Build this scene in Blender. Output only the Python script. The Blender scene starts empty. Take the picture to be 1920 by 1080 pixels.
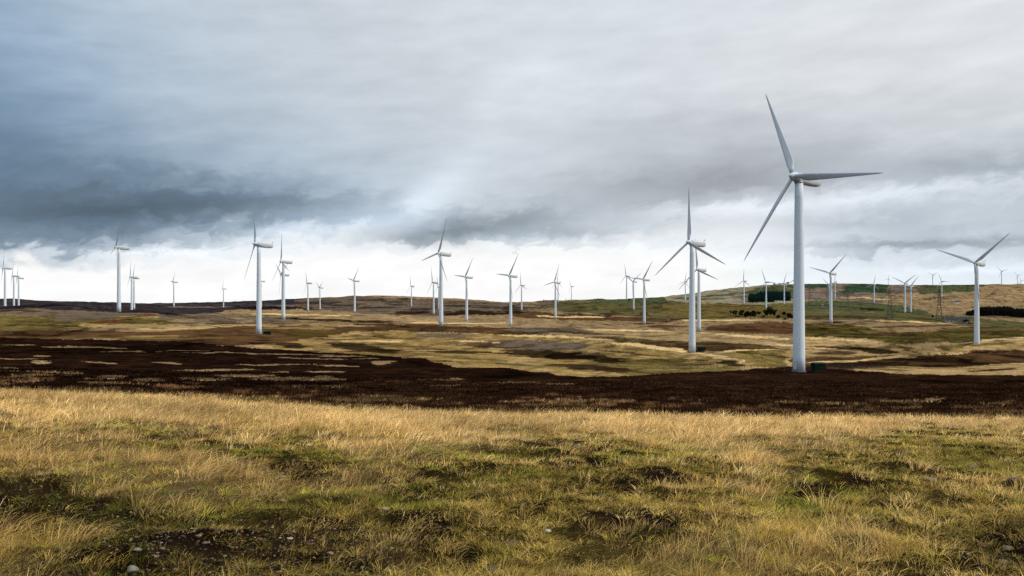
import bpy, math, random
import numpy as np
from mathutils import Vector, Matrix
R = math.radians
S = bpy.context.scene
COL = S.collection
random.seed(7); RNG = np.random.default_rng(11)

# ------------------------------------------------------------------ camera
F = 1663.0          # focal length in pixels of the 1920 px wide photograph
HZ = 560.0          # row of the eye level
EYE = 1.7
cam_d = bpy.data.cameras.new('camera'); cam = bpy.data.objects.new('camera', cam_d); COL.objects.link(cam)
cam_d.sensor_width = 36.0; cam_d.lens = 36.0*F/1920.0
cam_d.shift_y = (HZ-540.0)/1920.0
cam.location = (0, 0, EYE); cam.rotation_euler = (R(90), 0, 0)
cam_d.clip_start = 0.1; cam_d.clip_end = 40000
S.camera = cam
S.render.engine = 'CYCLES'
S.cycles.use_denoising = False
S.cycles.max_bounces = 4; S.cycles.diffuse_bounces = 2; S.cycles.glossy_bounces = 1
S.cycles.transparent_max_bounces = 4; S.cycles.volume_bounces = 0
S.view_settings.view_transform = 'Standard'; S.view_settings.look = 'None'
S.view_settings.gamma = 1.0; S.view_settings.use_curve_mapping = False
EXPO = 0.35
S.view_settings.exposure = EXPO
SKYGAIN = 2.0**(-EXPO)

def lin(c):
    c = np.asarray(c, float)/255.0
    return np.where(c <= 0.04045, c/12.92, ((c+0.055)/1.055)**2.4)

# ------------------------------------------------------------------ sun
SUN_EL, SUN_AZ = R(31), R(100)     # azimuth clockwise from +Y: to the right, a little behind the camera
sv = Vector((math.sin(SUN_AZ)*math.cos(SUN_EL), math.cos(SUN_AZ)*math.cos(SUN_EL), math.sin(SUN_EL)))
sd = bpy.data.lights.new('sun', 'SUN'); so = bpy.data.objects.new('sun', sd); COL.objects.link(so)
sd.energy = 2.4; sd.angle = R(5); sd.color = (1.0, 0.93, 0.82)
so.rotation_euler = sv.to_track_quat('Z', 'Y').to_euler(); so.location = (0, 0, 60)

# ------------------------------------------------------------------ world (cloud deck over a Nishita sky)
W = bpy.data.worlds.new('World'); S.world = W; W.use_nodes = True
NT = W.node_tree; N = NT.nodes; L = NT.links; N.clear()
class E:                                   # tiny expression helper over Math nodes
    def __init__(s, k): s.k = k
    @staticmethod
    def op(o, *a, clamp=False):
        n = N.new('ShaderNodeMath'); n.operation = o; n.use_clamp = clamp
        for i, v in enumerate(a):
            if isinstance(v, E): L.new(v.k, n.inputs[i])
            else: n.inputs[i].default_value = v
        return E(n.outputs[0])
    def __add__(s, o): return E.op('ADD', s, o)
    __radd__ = __add__
    def __sub__(s, o): return E.op('SUBTRACT', s, o)
    def __rsub__(s, o): return E.op('SUBTRACT', o, s)
    def __mul__(s, o): return E.op('MULTIPLY', s, o)
    __rmul__ = __mul__
    def __truediv__(s, o): return E.op('DIVIDE', s, o)
tc = N.new('ShaderNodeTexCoord'); sp = N.new('ShaderNodeSeparateXYZ'); L.new(tc.outputs['Generated'], sp.inputs[0])
dx, dy, dz = (E(sp.outputs[i]) for i in range(3))
az = E.op('ARCTAN2', dx, dy)*57.29578                    # degrees from +Y, right positive
el = E.op('ARCSINE', dz)*57.29578
azc = E.op('MINIMUM', E.op('MAXIMUM', az, -80.0), 80.0)
def wnoise(ax, ay, sx, sy, scale, detail, rough=0.55, off=0.0, dist=0.0):
    c = N.new('ShaderNodeCombineXYZ'); L.new((ax*sx).k, c.inputs[0]); L.new((ay*sy).k, c.inputs[1]); c.inputs[2].default_value = off
    n = N.new('ShaderNodeTexNoise'); n.inputs['Scale'].default_value = scale; n.inputs['Detail'].default_value = detail
    n.inputs['Roughness'].default_value = rough; n.inputs['Distortion'].default_value = dist
    L.new(c.outputs[0], n.inputs['Vector']); return E(n.outputs[0])-0.5
n1 = wnoise(az, el, 1.0, 2.2, 0.10, 3.0, off=3.1)
n2 = wnoise(az, el, 1.0, 2.4, 0.10, 3.0, off=9.7)
n3 = wnoise(az-0.9*el, el, 0.8, 2.6, 0.36, 4.0, 0.5, off=5.0)
n4 = wnoise(az-1.2*el, el, 0.45, 3.0, 0.30, 3.0, 0.45, off=15.0)
SKX = [0, 160, 320, 480, 640, 800, 960, 1120, 1280, 1440, 1600, 1760, 1920]
SKT = """-260 200/15 208/12 214/10 218/9 222/7 226/6 228/6 228/5 228/5 230/5 230/5 230/5 230/5
0 184/22 198/17 207/14 212/11 216/9 220/8 223/8 222/8 224/7 228/6 230/6 230/6 232/6
100 172/26 192/20 200/15 206/12 212/9 214/8 222/8 221/8 224/6 227/5 227/4 226/4 228/4
180 160/28 184/23 197/16 200/14 207/10 211/8 226/8 223/7 222/6 223/5 224/4 225/4 226/4
250 146/28 166/25 188/18 194/14 200/12 208/9 224/8 214/7 207/7 203/6 214/6 218/5 220/5
310 130/26 140/24 164/22 186/17 196/14 210/11 220/9 204/8 191/7 181/6 197/8 204/8 208/8
350 124/25 126/23 138/22 158/21 190/17 222/11 212/9 193/8 180/7 176/6 206/9 188/10 184/10
380 120/24 114/21 114/20 134/20 172/20 226/11 198/10 192/9 183/7 206/7 224/8 214/9 214/9
405 122/23 104/18 114/20 146/21 186/19 206/13 176/11 192/10 218/7 228/7 208/10 206/10 204/10
430 130/24 114/22 140/22 178/19 232/9 172/17 178/14 206/10 230/7 236/6 196/12 206/11 202/11
455 136/23 130/22 176/18 228/10 248/5 180/17 214/9 236/6 240/5 240/6 212/11 190/13 196/12
472 142/22 170/18 222/10 244/6 254/3 236/6 258/2 254/3 252/4 244/6 192/14 186/14 198/12
488 204/12 226/9 246/5 258/2 262/0 266/0 268/0 262/0 258/2 250/6 232/10 218/11 216/11
515 256/3 266/0 274/0 278/0 278/0 278/0 274/0 268/0 260/3 252/7 246/9 238/10 234/10
560 290/0 290/0 290/0 290/0 290/0 286/0 282/0 276/0 268/2 260/4 256/7 252/8 250/8"""
SKY = []
for ln_ in SKT.splitlines():
    q_ = ln_.split(); SKY.append((int(q_[0]), [(float(a.split('/')[0])-0.92*float(a.split('/')[1]), float(a.split('/')[0]), float(a.split('/')[0])+0.88*float(a.split('/')[1])) for a in q_[1:]]))
def px2az(x): return math.degrees(math.atan((x-960)/F))
def row2el(y): return math.degrees(math.atan((HZ-y)/F))
n5 = wnoise(az+0.8*el, el, 1.0, 2.0, 0.9, 6.0, 0.62, off=25.0)
wa = azc + n1*4.0 + n3*3.0 + n5*0.6
def band(a, b_, c_, d_):
    up_ = N.new('ShaderNodeMapRange'); up_.interpolation_type = 'SMOOTHSTEP'; L.new(el.k, up_.inputs[0]); up_.inputs[1].default_value = a; up_.inputs[2].default_value = b_
    dn_ = N.new('ShaderNodeMapRange'); dn_.interpolation_type = 'SMOOTHSTEP'; L.new(el.k, dn_.inputs[0]); dn_.inputs[1].default_value = c_; dn_.inputs[2].default_value = d_; dn_.inputs[3].default_value = 1.0; dn_.inputs[4].default_value = 0.0
    return E(up_.outputs[0])*E(dn_.outputs[0])
bd = band(0.5, 2.2, 6.5, 10.0)
n6 = wnoise(az-0.5*el, el, 1.0, 1.7, 0.55, 7.0, 0.6, off=33.0, dist=0.4)
we = el + 0.0 + n2*0.9 + n3*1.4 + n4*0.6 + bd*(n6*3.2)
uf = (wa+36.0)/72.0
cur = None; prev = None
for row, cols in SKY:
    rp = N.new('ShaderNodeValToRGB'); rp.color_ramp.interpolation = 'B_SPLINE'
    L.new(uf.k, rp.inputs[0])
    e = rp.color_ramp.elements
    while len(e) > 1: e.remove(e[0])
    for i, (x, c) in enumerate(zip(SKX, cols)):
        p = (px2az(x)+36)/72
        q = e[0] if i == 0 else e.new(p)
        q.position = p; q.color = (*lin(c), 1)
    if cur is None: cur = rp.outputs[0]
    else:
        m = N.new('ShaderNodeMix'); m.data_type = 'RGBA'
        mr = N.new('ShaderNodeMapRange'); mr.interpolation_type = 'SMOOTHSTEP'
        L.new(we.k, mr.inputs[0]); mr.inputs[1].default_value = row2el(prev); mr.inputs[2].default_value = row2el(row)
        L.new(mr.outputs[0], m.inputs['Factor']); L.new(cur, m.inputs['A']); L.new(rp.outputs[0], m.inputs['B'])
        cur = m.outputs['Result']
    prev = row
# overhead and behind the camera the unseen deck is brightened to add fill light
up = N.new('ShaderNodeMapRange'); L.new(el.k, up.inputs[0]); up.inputs[1].default_value = 20; up.inputs[2].default_value = 55
up.inputs[3].default_value = 1.0; up.inputs[4].default_value = 1.9
bk = N.new('ShaderNodeMapRange'); L.new(E.op('ABSOLUTE', az).k, bk.inputs[0]); bk.inputs[1].default_value = 40; bk.inputs[2].default_value = 100
bk.inputs[3].default_value = 1.0; bk.inputs[4].default_value = 1.35
gain = E(up.outputs[0])*E(bk.outputs[0])*(1.0+n3*0.22+n4*0.13+n5*0.03+n6*0.07*(1.0+bd))*(10.0*SKYGAIN)
# single cloud bars and gaps: column, row, half width, half height (photo px), slope, strength
fa = az+n6*2.2+n5*1.0; fe = el+n6*0.9+n5*0.5
for (cx_, cy_, rx_, ry_, sl_, am_) in [(800,380,100,36,-0.95,0.24),(850,434,125,17,-0.14,-0.36),(770,452,60,10,0.05,-0.22),(950,408,110,16,0,-0.16),(1330,345,270,24,0.02,-0.17),(1400,396,190,13,-0.02,0.26),(1720,466,210,7,0.0,-0.24),(1560,425,120,9,0.03,-0.12),(380,396,240,15,-0.07,-0.26),(150,420,220,16,0.0,-0.14),
        (640,424,110,14,-0.12,0.26),(520,436,60,10,-0.2,0.22),(1840,328,130,18,0.0,-0.17),(1080,432,90,9,0.05,-0.15),(1720,372,150,12,-0.05,0.20),(300,478,150,8,-0.03,0.16),(1180,240,220,40,0,-0.08),(1010,140,130,40,0.1,0.06),(560,270,150,40,-0.3,0.08),(1830,512,120,6,0,0.14),(90,505,70,6,-0.05,-0.10)]:
    ang = math.atan(-sl_); ca_, sa_ = math.cos(ang), math.sin(ang); k_ = 57.29578/F
    ux = fa-px2az(cx_); uy = fe-row2el(cy_)
    p_ = (ux*ca_+uy*sa_)/(rx_*k_); q_ = (uy*ca_-ux*sa_)/(ry_*k_)
    gain = gain*(1.0+E.op('EXPONENT', (p_*p_+q_*q_)*-1.0)*am_)
vm = N.new('ShaderNodeVectorMath'); vm.operation = 'SCALE'; L.new(cur, vm.inputs[0]); L.new(gain.k, vm.inputs['Scale'])
sky = N.new('ShaderNodeTexSky'); sky.sky_type = 'NISHITA'; sky.sun_disc = False
sky.sun_elevation = SUN_EL; sky.sun_rotation = SUN_AZ
mx = N.new('ShaderNodeMix'); mx.data_type = 'RGBA'; mx.inputs['Factor'].default_value = 0.97
L.new(sky.outputs[0], mx.inputs['A']); L.new(vm.outputs[0], mx.inputs['B'])
bg = N.new('ShaderNodeBackground'); bg.inputs[1].default_value = 0.1
wo = N.new('ShaderNodeOutputWorld'); L.new(mx.outputs['Result'], bg.inputs[0]); L.new(bg.outputs[0], wo.inputs[0])

# ------------------------------------------------------------------ numpy noise
def _h(ix, iy, s):
    n = (ix.astype(np.int64)*374761393 + iy.astype(np.int64)*668265263 + s*974711) & 0xffffffff
    n = ((n ^ (n >> 13))*1274126177) & 0xffffffff
    n = ((n ^ (n >> 16))*2246822519) & 0xffffffff
    return ((n >> 8) & 0xffff)/65535.0
def vn(x, y, s=0):
    ix = np.floor(x); iy = np.floor(y); fx = x-ix; fy = y-iy
    fx = fx*fx*(3-2*fx); fy = fy*fy*(3-2*fy)
    a = _h(ix, iy, s); b = _h(ix+1, iy, s); c = _h(ix, iy+1, s); d = _h(ix+1, iy+1, s)
    return (a+(b-a)*fx)*(1-fy)+(c+(d-c)*fx)*fy
def fbm(x, y, o=4, s=0):
    v = 0; a = 1; t = 0
    for k in range(o):
        v = v+a*vn(x+17.3*k, y-9.1*k, s+k); t += a; a *= 0.5; x = x*2.03; y = y*2.03
    return v/t*2-1
def inpoly(px, py, poly):
    r = np.zeros(px.shape, bool); n = len(poly); j = n-1
    for i in range(n):
        xi, yi = poly[i]; xj, yj = poly[j]
        if yi != yj:
            r ^= ((yi > py) != (yj > py)) & (px < (xj-xi)*(py-yi)/(yj-yi)+xi)
        j = i
    return r

# ------------------------------------------------------------------ terrain: height of the ground
KX = np.array([-200, 0, 240, 480, 720, 960, 1200, 1440, 1680, 1920, 2100], float)
KR = np.array([5.4, 8, 12, 18, 28, 40, 60, 90, 130, 205, 300, 362, 450, 620, 800, 1000, 1250, 1500, 1800, 2100, 2500, 2900, 3400, 4400, 8000, 16000], float)
KT = {  # rows at the depths KR
 0:   [1083, 908, 813, 764, 737, 729, 717, 703, 690, 671, 650, 634, 608, 590, 582, 578, 577.5, 576, 572, 567, 562, 563, 566, 570, 578, 582],
 240: [1083, 909, 817, 769, 744, 736, 724, 709, 696, 677, 653, 635, 608, 585, 585, 586, 580, 577, 574, 571, 570, 571, 572, 574, 580, 583],
 480: [1083, 911, 822, 778, 756, 747, 734, 718, 704, 686, 660, 643, 625, 605, 595, 590, 586, 582, 578, 573, 566, 567, 570, 574, 580, 583],
 720: [1083, 912, 828, 788, 767, 757, 743, 727, 713, 695, 668, 655, 638, 612, 601, 595, 588, 584, 578, 568, 555, 557, 562, 570, 580, 583],
 960: [1083, 914, 834, 796, 775, 764, 750, 734, 720, 704, 682, 668, 650, 625, 610, 600, 593, 585, 577, 570, 566.5, 569, 571, 574, 580, 583],
 1200:[1083, 916, 838, 802, 778, 766, 751, 735, 720, 702, 683, 667, 648, 626, 613, 603, 589, 574, 560.5, 561, 561, 562, 564, 570, 580, 583],
 1440:[1083, 918, 842, 806, 782, 768, 752, 735, 720, 698, 683, 670, 653, 631, 614, 604, 592, 579, 568, 558, 546, 534.5, 537, 543, 570, 580],
 1680:[1083, 918, 842, 808, 784, 769, 753, 736, 721, 700, 686, 672, 655, 634, 613, 603, 593, 584, 577, 567, 549, 534.5, 537.5, 540.5, 565, 575],
 1920:[1083, 918, 842, 808, 785, 770, 754, 738, 723, 703, 688, 674, 655, 633, 619, 608, 602, 595, 584, 573, 553, 536.5, 537.5, 540, 562, 575]}
KT[-200] = KT[0]; KT[2100] = KT[1920]
TAB = np.array([KT[int(x)] for x in KX], float)
LKR = np.log(KR)
def _cr(p0, p1, p2, p3, t):
    return p1+0.5*t*(p2-p0+t*(2*p0-5*p1+4*p2-p3+t*(3*(p1-p2)+p3-p0)))
def base_row(x, Y):
    ly = np.log(np.clip(Y, KR[0], KR[-1]))
    x = np.clip(x, KX[0], KX[-1])
    i = np.clip(np.searchsorted(KX, x)-1, 0, len(KX)-2); t = (x-KX[i])/(KX[i+1]-KX[i])
    j = np.clip(np.searchsorted(LKR, ly)-1, 0, len(LKR)-2); s = (ly-LKR[j])/(LKR[j+1]-LKR[j])
    # work on the height so that the near field is a true plane
    def H(a, b):
        a = np.clip(a, 0, len(KX)-1); b = np.clip(b, 0, len(KR)-1); return TAB[a, b]
    def rowat(b): return _cr(H(i-1, b), H(i, b), H(i+1, b), H(i+2, b), t)
    r = rowat(j)*(1-s)+rowat(j+1)*s
    r3 = _cr(rowat(j-1), rowat(j), rowat(j+1), rowat(j+2), s)
    return np.where(Y < 12, np.nan, 0.5*r+0.5*r3)
def drop_raw(x, Y):
    """metres below the eye"""
    far = (base_row(x, np.maximum(Y, 12))-HZ)*np.maximum(Y, 12)/F
    z12 = (base_row(x, np.full_like(x, 12.0001))-HZ)*12/F
    t = np.clip(Y/12, 0, 1)
    near = EYE+(z12-EYE)*t*t
    d = np.where(Y < 12, near, far)
    # rolling ground, growing with distance
    X = (x-960)/F*Y
    amp = np.clip((Y-60)/400, 0, 1)
    d = d-amp*(3.2*fbm(X/95, Y/120, 3, 5)+1.5*fbm(X/34, Y/40, 3, 8))*np.clip(Y/900, 0.35, 1.6)
    for (xa, xb, Y0a, Y0b, s, A) in RIDGES:
        tt = np.clip((x-xa)/(xb-xa), 0, 1); Y0 = Y0a+(Y0b-Y0a)*tt
        w = np.clip((x-xa+60)/120, 0, 1)*np.clip((xb+60-x)/120, 0, 1); w = w*w*(3-2*w)
        q = (np.log(np.maximum(Y, 1)/Y0))/s
        d = d-A*w*np.where(q < 0, np.exp(-q*q/3.5), np.exp(-q*q))
    return d
RIDGES = [  # column range, depth at both ends, width, height: crests that hide a little of the ground behind them
 (1150, 2100, 206, 214, 0.07, 1.0), (820, 1420, 560, 330, 0.09, 6.0), (1200, 1760, 700, 430, 0.09, 6.0),
 (1700, 2100, 430, 480, 0.09, 6.0), (1260, 1760, 850, 800, 0.09, 7.0), (600, 1300, 900, 900, 0.09, 6.0),
 (-200, 300, 600, 650, 0.09, 6.0), (360, 900, 700, 640, 0.08, 2.0), (500, 700, 1450, 1450, 0.08, 3.0),
 (1050, 1700, 1250, 1200, 0.1, 3.0), (1600, 2100, 1000, 1300, 0.08, 3.0)]
# turbines: column and row of the foot, row of the hub, rotor phase (degrees clockwise from up), label
TB = [
 (1498, 698, 333, -25, 'largest and nearest white turbine, on the dark heather with the green kiosk at its foot'),
 (1297.8, 661.5, 455, -5, 'second nearest white turbine, just left of the largest, on a golden ridge'),
 (485.5, 626, 458, -22, 'largest turbine in the left half, with one dark blade pointing down left'),
 (1831.5, 653, 494, 50, 'tall white turbine near the right edge of the photo, in front of the dark wood'),
 (827, 611, 475.5, 20, 'tall turbine left of centre, two thin turbines hidden close behind its tower'),
 (223, 585, 464.5, 20, 'tall turbine far left standing before the dark hillside, under the darkest cloud'),
 (1310.5, 621.5, 506, -10, 'turbine close behind and just right of the second nearest turbine'),
 (531.5, 599, 490.5, -10, 'middle sized turbine just right of the largest turbine of the left half'),
 (957.5, 612, 517.5, 35, 'middle sized turbine at the centre of the photo on tan grass'),
 (1558, 606.5, 513, 45, 'middle sized turbine just right of the largest, with a dark patch at its foot'),
 (875, 604, 520, 35, 'turbine on a small dark mound between the tall one and the central one'),
 (1208, 608.5, 524.5, 35, 'lowest standing and rightmost of three turbines on the green slope right of centre'),
 (9.5, 578, 502.5, -20, 'leftmost turbine, nearest of three at the left edge'),
 (1041.5, 599, 529.5, 20, 'nearer turbine of an overlapping pair on the brown bank right of centre'),
 (247, 586, 519.5, -10, 'nearer turbine of the close pair right of the tall far left one'),
 (665, 588.5, 526.5, 40, 'turbine standing alone below the rounded brown hill, small box beside it'),
 (26, 578, 517, -15, 'middle one of three turbines at the left edge'),
 (813, 590, 529, -20, 'thin turbine left of the tall one, its foot by the black heather strip'),
 (251.5, 580, 521, 20, 'farther turbine of the close pair right of the tall far left one'),
 (35, 578, 521.5, -10, 'rightmost and farthest of three turbines at the left edge'),
 (1697, 587, 531, 55, 'left turbine of the twin pair on the far green field beside the pylon'),
 (1188, 581, 528, 55, 'middle one of three turbines on the green slope right of centre'),
 (577.5, 583.5, 531, -30, 'left and taller of two small turbines right of the middle sized left one'),
 (1436.5, 579.5, 528.5, -25, 'small turbine right before the dark plantation, above the black tree clump'),
 (1708, 587, 537, 40, 'right turbine of the twin pair on the far green field beside the pylon'),
 (978, 582.5, 534.5, -10, 'small turbine just right of the central one, in the brown dip'),
 (326, 575.5, 528.5, 35, 'small lone turbine on the dark far hill left, between pair and smallest one'),
 (1175, 562.5, 517, -15, 'skyline turbine, leftmost of three on the green slope right of centre'),
 (1395, 571, 526.5, 0, 'small turbine left of the dark plantation on the pale green hill'),
 (600, 582, 539.5, 60, 'right and shorter of two small turbines right of the middle sized left one'),
 (1470.5, 571.5, 531, 15, 'small turbine before the right end of the dark plantation'),
 (771.5, 575.5, 536, -15, 'small turbine alone on the flank of the rounded brown hill'),
 (1046.5, 567, 529, 0, 'farther turbine of an overlapping pair on the brown bank right of centre'),
 (419, 578.5, 541.5, 0, 'smallest turbine in the left half, alone on the dark far hill'),
 (1285, 565, 528, 10, 'small turbine just left of the second nearest turbine on pale green hill'),
 (1555, 574, 534.5, -50, 'small turbine mostly hidden behind the tower right of the largest turbine'),
 (1639, 568.5, 533, 10, 'small turbine before the dark green field on the far right hill'),
 (1566, 561.5, 529, 0, 'small turbine above and just right of the middle sized one with the dark foot'),
 (1766, 560, 527.5, -25, 'small turbine on the dark streaked brown knoll above a pylon'),
 (1071.5, 564.5, 537, -30, 'tiny turbine on the skyline right of the overlapping pair'),
 (822.5, 582, 537.5, -20, 'thin far turbine almost touching the left side of the tall tower'),
 (530, 596, 515, 60, 'turbine behind the middle sized left one, its rotor just below that nacelle'),
 (489.5, 577, 527, 0, 'far turbine peeping out behind the tower of the largest left turbine'),
 (1495.5, 577, 521, 0, 'far turbine hidden behind the largest tower, one blade showing at its left'),
 (1878, 535, 508.5, -45, 'tallest of the tiny skyline turbines at the far right, standing by itself'),
]
TBH = [  # feet hidden behind the skyline: column, depth, hub row, phase, label
 (1908, 3900, 516.5, -45, 'tiny skyline turbine near the right edge, taller of the last two'),
 (1914.5, 4700, 526, -30, 'tiniest turbine at the right edge, only its top above the hill'),
 (1749, 3400, 516, 60, 'tiny skyline turbine left of the one on the brown knoll'),
 (1665.5, 4300, 522.5, 10, 'tiny faint skyline turbine above the dark green field'),
]
HUB = 45.0
AX = []; AY = []; AR = []
for (x, yb, yh, ph, lb) in TB:
    AX.append(x); AY.append(HUB*F/(yb-yh)); AR.append(yb)
for (x, Y, yh, ph, lb) in TBH:
    AX.append(x); AY.append(Y); AR.append(yh+HUB*F/Y)
AX = np.array(AX); AY = np.array(AY); AR = np.array(AR)
res = (AR-HZ)*AY/F-drop_raw(AX, AY)
def kern(x, Y):
    dxk = (x[:, None]-AX[None])/75.0; dyk = (np.log(Y)[:, None]-np.log(AY)[None])/0.13
    return np.exp(-dxk*dxk-dyk*dyk)
KW = np.linalg.solve(kern(AX, AY)+np.eye(len(AX))*0.04, res)
print('terrain corrections (m):', np.round(res, 1).tolist())
def drop(x, Y):
    x = np.asarray(x, float).ravel(); Y = np.asarray(Y, float).ravel()
    d = drop_raw(x, Y); out = d.copy()
    m = np.where((Y > 120))[0]
    for k in range(0, len(m), 60000):
        q = m[k:k+60000]; out[q] += kern(x[q], Y[q])@KW
    return out
def micro(X, Yw, Y):
    """tussocks and small lumps"""
    near = np.clip(1-(Y-30)/30, 0, 1)
    m = near*(0.08*fbm(X/0.5, Yw/0.5, 3, 21)+0.08*fbm(X/2.0, Yw/2.0, 3, 22))
    mid = np.clip((Y-25)/20, 0, 1)*np.clip(1-(Y-200)/500, 0.0, 1)
    return m+mid*(0.13*fbm(X/1.3, Yw/1.3, 3, 23)+0.22*fbm(X/6, Yw/6, 2, 24))
def gz(X, Yw):
    """ground height at world positions"""
    X = np.atleast_1d(np.asarray(X, float)); Yw = np.atleast_1d(np.asarray(Yw, float))
    a = np.arctan2(X, Yw); r = np.hypot(X, Yw)
    ac = np.clip(a, -R(36), R(36)); Ye = np.maximum(r*np.cos(ac), 0.05)
    x = 960+F*np.tan(ac)
    bl = np.clip((np.abs(a)-R(95))/R(80), 0, 1)
    d = drop(x, Ye)
    if bl.max() > 0:
        mid = 0.5*(drop(np.full_like(x, 960+F*math.tan(R(-36))), Ye)+drop(np.full_like(x, 960+F*math.tan(R(36))), Ye))
        d = d*(1-bl)+mid*bl
    return EYE-d+micro(X, Yw, Ye)
def pos(x, Y): return ((x-960)/F*Y, Y)
def at(x, Y):
    X, Yw = pos(x, Y); return Vector((X, Yw, float(gz(X, Yw)[0])))
def seen_depth(x, row, lo=6, hi=6000):
    """first depth at which the ground in column x rises to the row"""
    Ys = np.exp(np.linspace(math.log(lo), math.log(hi), 1500)); X = (x-960)/F*Ys
    rr = HZ+F*(EYE-gz(X, Ys))/Ys
    k = np.where(rr <= row)[0]
    return float(Ys[k[0]]) if len(k) else hi

# ------------------------------------------------------------------ what grows where (albedo of the vegetation, some fold shade painted in)
PAL = dict(straw=(166,136,92), bright=(212,178,120), tan=(136,112,80), gold=(132,107,62), olive=(98,85,46), green=(84,79,50), pasture=(74,78,50), deep=(52,68,48),
           heather=(39,24,15), heath2=(58,37,23), brown=(84,60,38), umber=(64,46,30), greyp=(96,82,66), dark=(46,40,42), dark2=(62,54,54), red=(92,48,32), pale=(132,126,104),
           moss=(66,56,24), soil=(26,18,12), turf=(92,82,38), black=(24,13,8), mauve=(106,92,80))
PALL = {k: lin(v) for k, v in PAL.items()}
PT = []   # painter's list: (kind, geometry, colour, mix colour, amount, warp)
def poly(c, pts, c2=None, amt=0.0, wx=7, wy=1.3): PT.append(('p', pts, c, c2, amt, wx, wy))
def ell(c, cx, cy, rx, ry, sl=0.0, wx=9, wy=0.9): PT.append(('e', (cx, cy, rx, ry, sl), c, None, 0.0, wx, wy))
# far left dark hills
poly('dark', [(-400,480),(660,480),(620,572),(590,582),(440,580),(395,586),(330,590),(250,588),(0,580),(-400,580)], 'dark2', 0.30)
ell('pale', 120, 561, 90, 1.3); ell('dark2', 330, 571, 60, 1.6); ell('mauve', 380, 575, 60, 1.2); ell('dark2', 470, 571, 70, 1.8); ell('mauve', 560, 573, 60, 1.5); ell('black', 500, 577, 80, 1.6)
# rounded hill in the middle
poly('greyp', [(540,480),(1050,480),(1050,578),(960,592),(800,592),(700,588),(590,581),(560,575)], 'brown', 0.35)
poly('tan', [(660,480),(1050,480),(1010,570),(900,566),(800,560),(700,559)], 'greyp', 0.4)
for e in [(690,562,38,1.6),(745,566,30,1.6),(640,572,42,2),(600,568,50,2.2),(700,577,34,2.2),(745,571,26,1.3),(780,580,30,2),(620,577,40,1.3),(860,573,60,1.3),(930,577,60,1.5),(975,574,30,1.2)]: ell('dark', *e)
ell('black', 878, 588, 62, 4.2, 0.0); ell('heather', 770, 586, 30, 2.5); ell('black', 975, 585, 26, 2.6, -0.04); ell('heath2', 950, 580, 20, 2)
# brown and tan middle plain, left to right
poly('tan', [(395,586),(440,581),(560,580),(680,588),(820,592),(1000,590),(1100,594),(1240,600),(1240,640),(900,636),(600,606),(400,606),(330,600)], 'straw', 0.25)
poly('greyp', [(-300,581),(0,581),(60,577),(250,588),(262,590),(180,601),(120,602),(70,592),(-300,586)], 'mauve', 0.35)
poly('greyp', [(290,591),(400,586),(560,594),(560,604),(480,607),(330,606),(295,599)], 'tan', 0.3)
poly('olive', [(-300,586),(60,592),(130,602),(190,600),(260,592),(300,598),(330,607),(0,625),(-300,625)], 'gold', 0.35)
ell('red', 210, 601, 38, 2.4, -0.10); ell('red', 268, 591, 20, 2.0, -0.04); ell('gold', 285, 588, 18, 2); ell('gold', 235, 597, 30, 1.3, -0.1)
ell('umber', 30, 583, 40, 2); ell('umber', 120, 611, 120, 1.5, 0.02)
poly('straw', [(160,607),(330,608),(480,611),(620,613),(620,620),(420,620),(240,618),(150,612)], 'olive', 0.35)
poly('brown', [(-300,620),(60,619),(300,622),(420,613),(560,610),(720,606),(860,612),(1010,616),(1010,630),(800,640),(640,642),(400,648),(200,636),(-300,634)], 'umber', 0.35)
ell('gold', 300, 631, 60, 2.2); ell('olive', 260, 634, 160, 1.5); ell('gold', 560, 615, 70, 2.5); ell('straw', 640, 611, 60, 2)
ell('moss', 590, 629, 55, 5.5, -0.02); ell('moss', 540, 624, 70, 2.5)
for e in [(600,599.5,60,1.8,0.03),(700,603,50,1.8,0.0),(540,597,20,1.2,0)]: ell('black', *e)
ell('umber', 478, 607, 90, 1.1)
poly('gold', [(600,633),(660,622),(760,620),(900,625),(1010,629),(1060,632),(1180,650),(1300,662),(1400,676),(1440,690),(1400,702),(1180,706),(1080,708),(900,692),(760,676),(600,668),(470,648),(540,640)], 'straw', 0.45)
poly('olive', [(1080,682),(1150,670),(1220,676),(1330,684),(1400,690),(1390,700),(1200,706),(1130,694)], 'gold', 0.4)
poly('greyp', [(860,640),(960,636),(1060,641),(1110,648),(1080,656),(980,656),(900,650)], 'mauve', 0.4)
ell('greyp', 830, 629, 60, 4); ell('brown', 900, 646, 50, 3); ell('brown', 760, 650, 50, 1.5)
ell('olive', 740, 646, 30, 4); ell('bright', 700, 640, 60, 2.2)
# dark valley behind the first golden crest
poly('umber', [(880,620),(1000,626),(1150,634),(1300,640),(1420,644),(1470,652),(1400,656),(1340,658),(1298,660),(1200,648),(1080,634),(960,628)], 'olive', 0.4)
poly('greyp', [(940,616),(1080,614),(1120,624),(1000,626)], 'brown', 0.3)
ell('bright', 1010, 630, 110, 1.6, 0.03); ell('bright', 1130, 639, 90, 2.0, 0.12); ell('bright', 1240, 653, 90, 2.3, 0.12); ell('bright', 1340, 668, 80, 2.2, 0.17)
poly('tan', [(1080,616),(1190,618),(1310,623),(1420,628),(1490,634),(1600,636),(1660,645),(1700,655),(1600,664),(1500,662),(1420,646),(1300,638),(1180,632)], 'straw', 0.45)
ell('bright', 1400, 630, 90, 1.8, 0.07); ell('bright', 1200, 620, 90, 1.2, 0.03)
poly('olive', [(1400,660),(1480,652),(1500,690),(1440,690),(1380,672),(1350,664)], 'gold', 0.5)
ell('moss', 1405, 661, 26, 3.2); ell('bright', 1390, 657, 60, 1.3, -0.05); ell('moss', 1240, 676, 60, 4)
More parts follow.
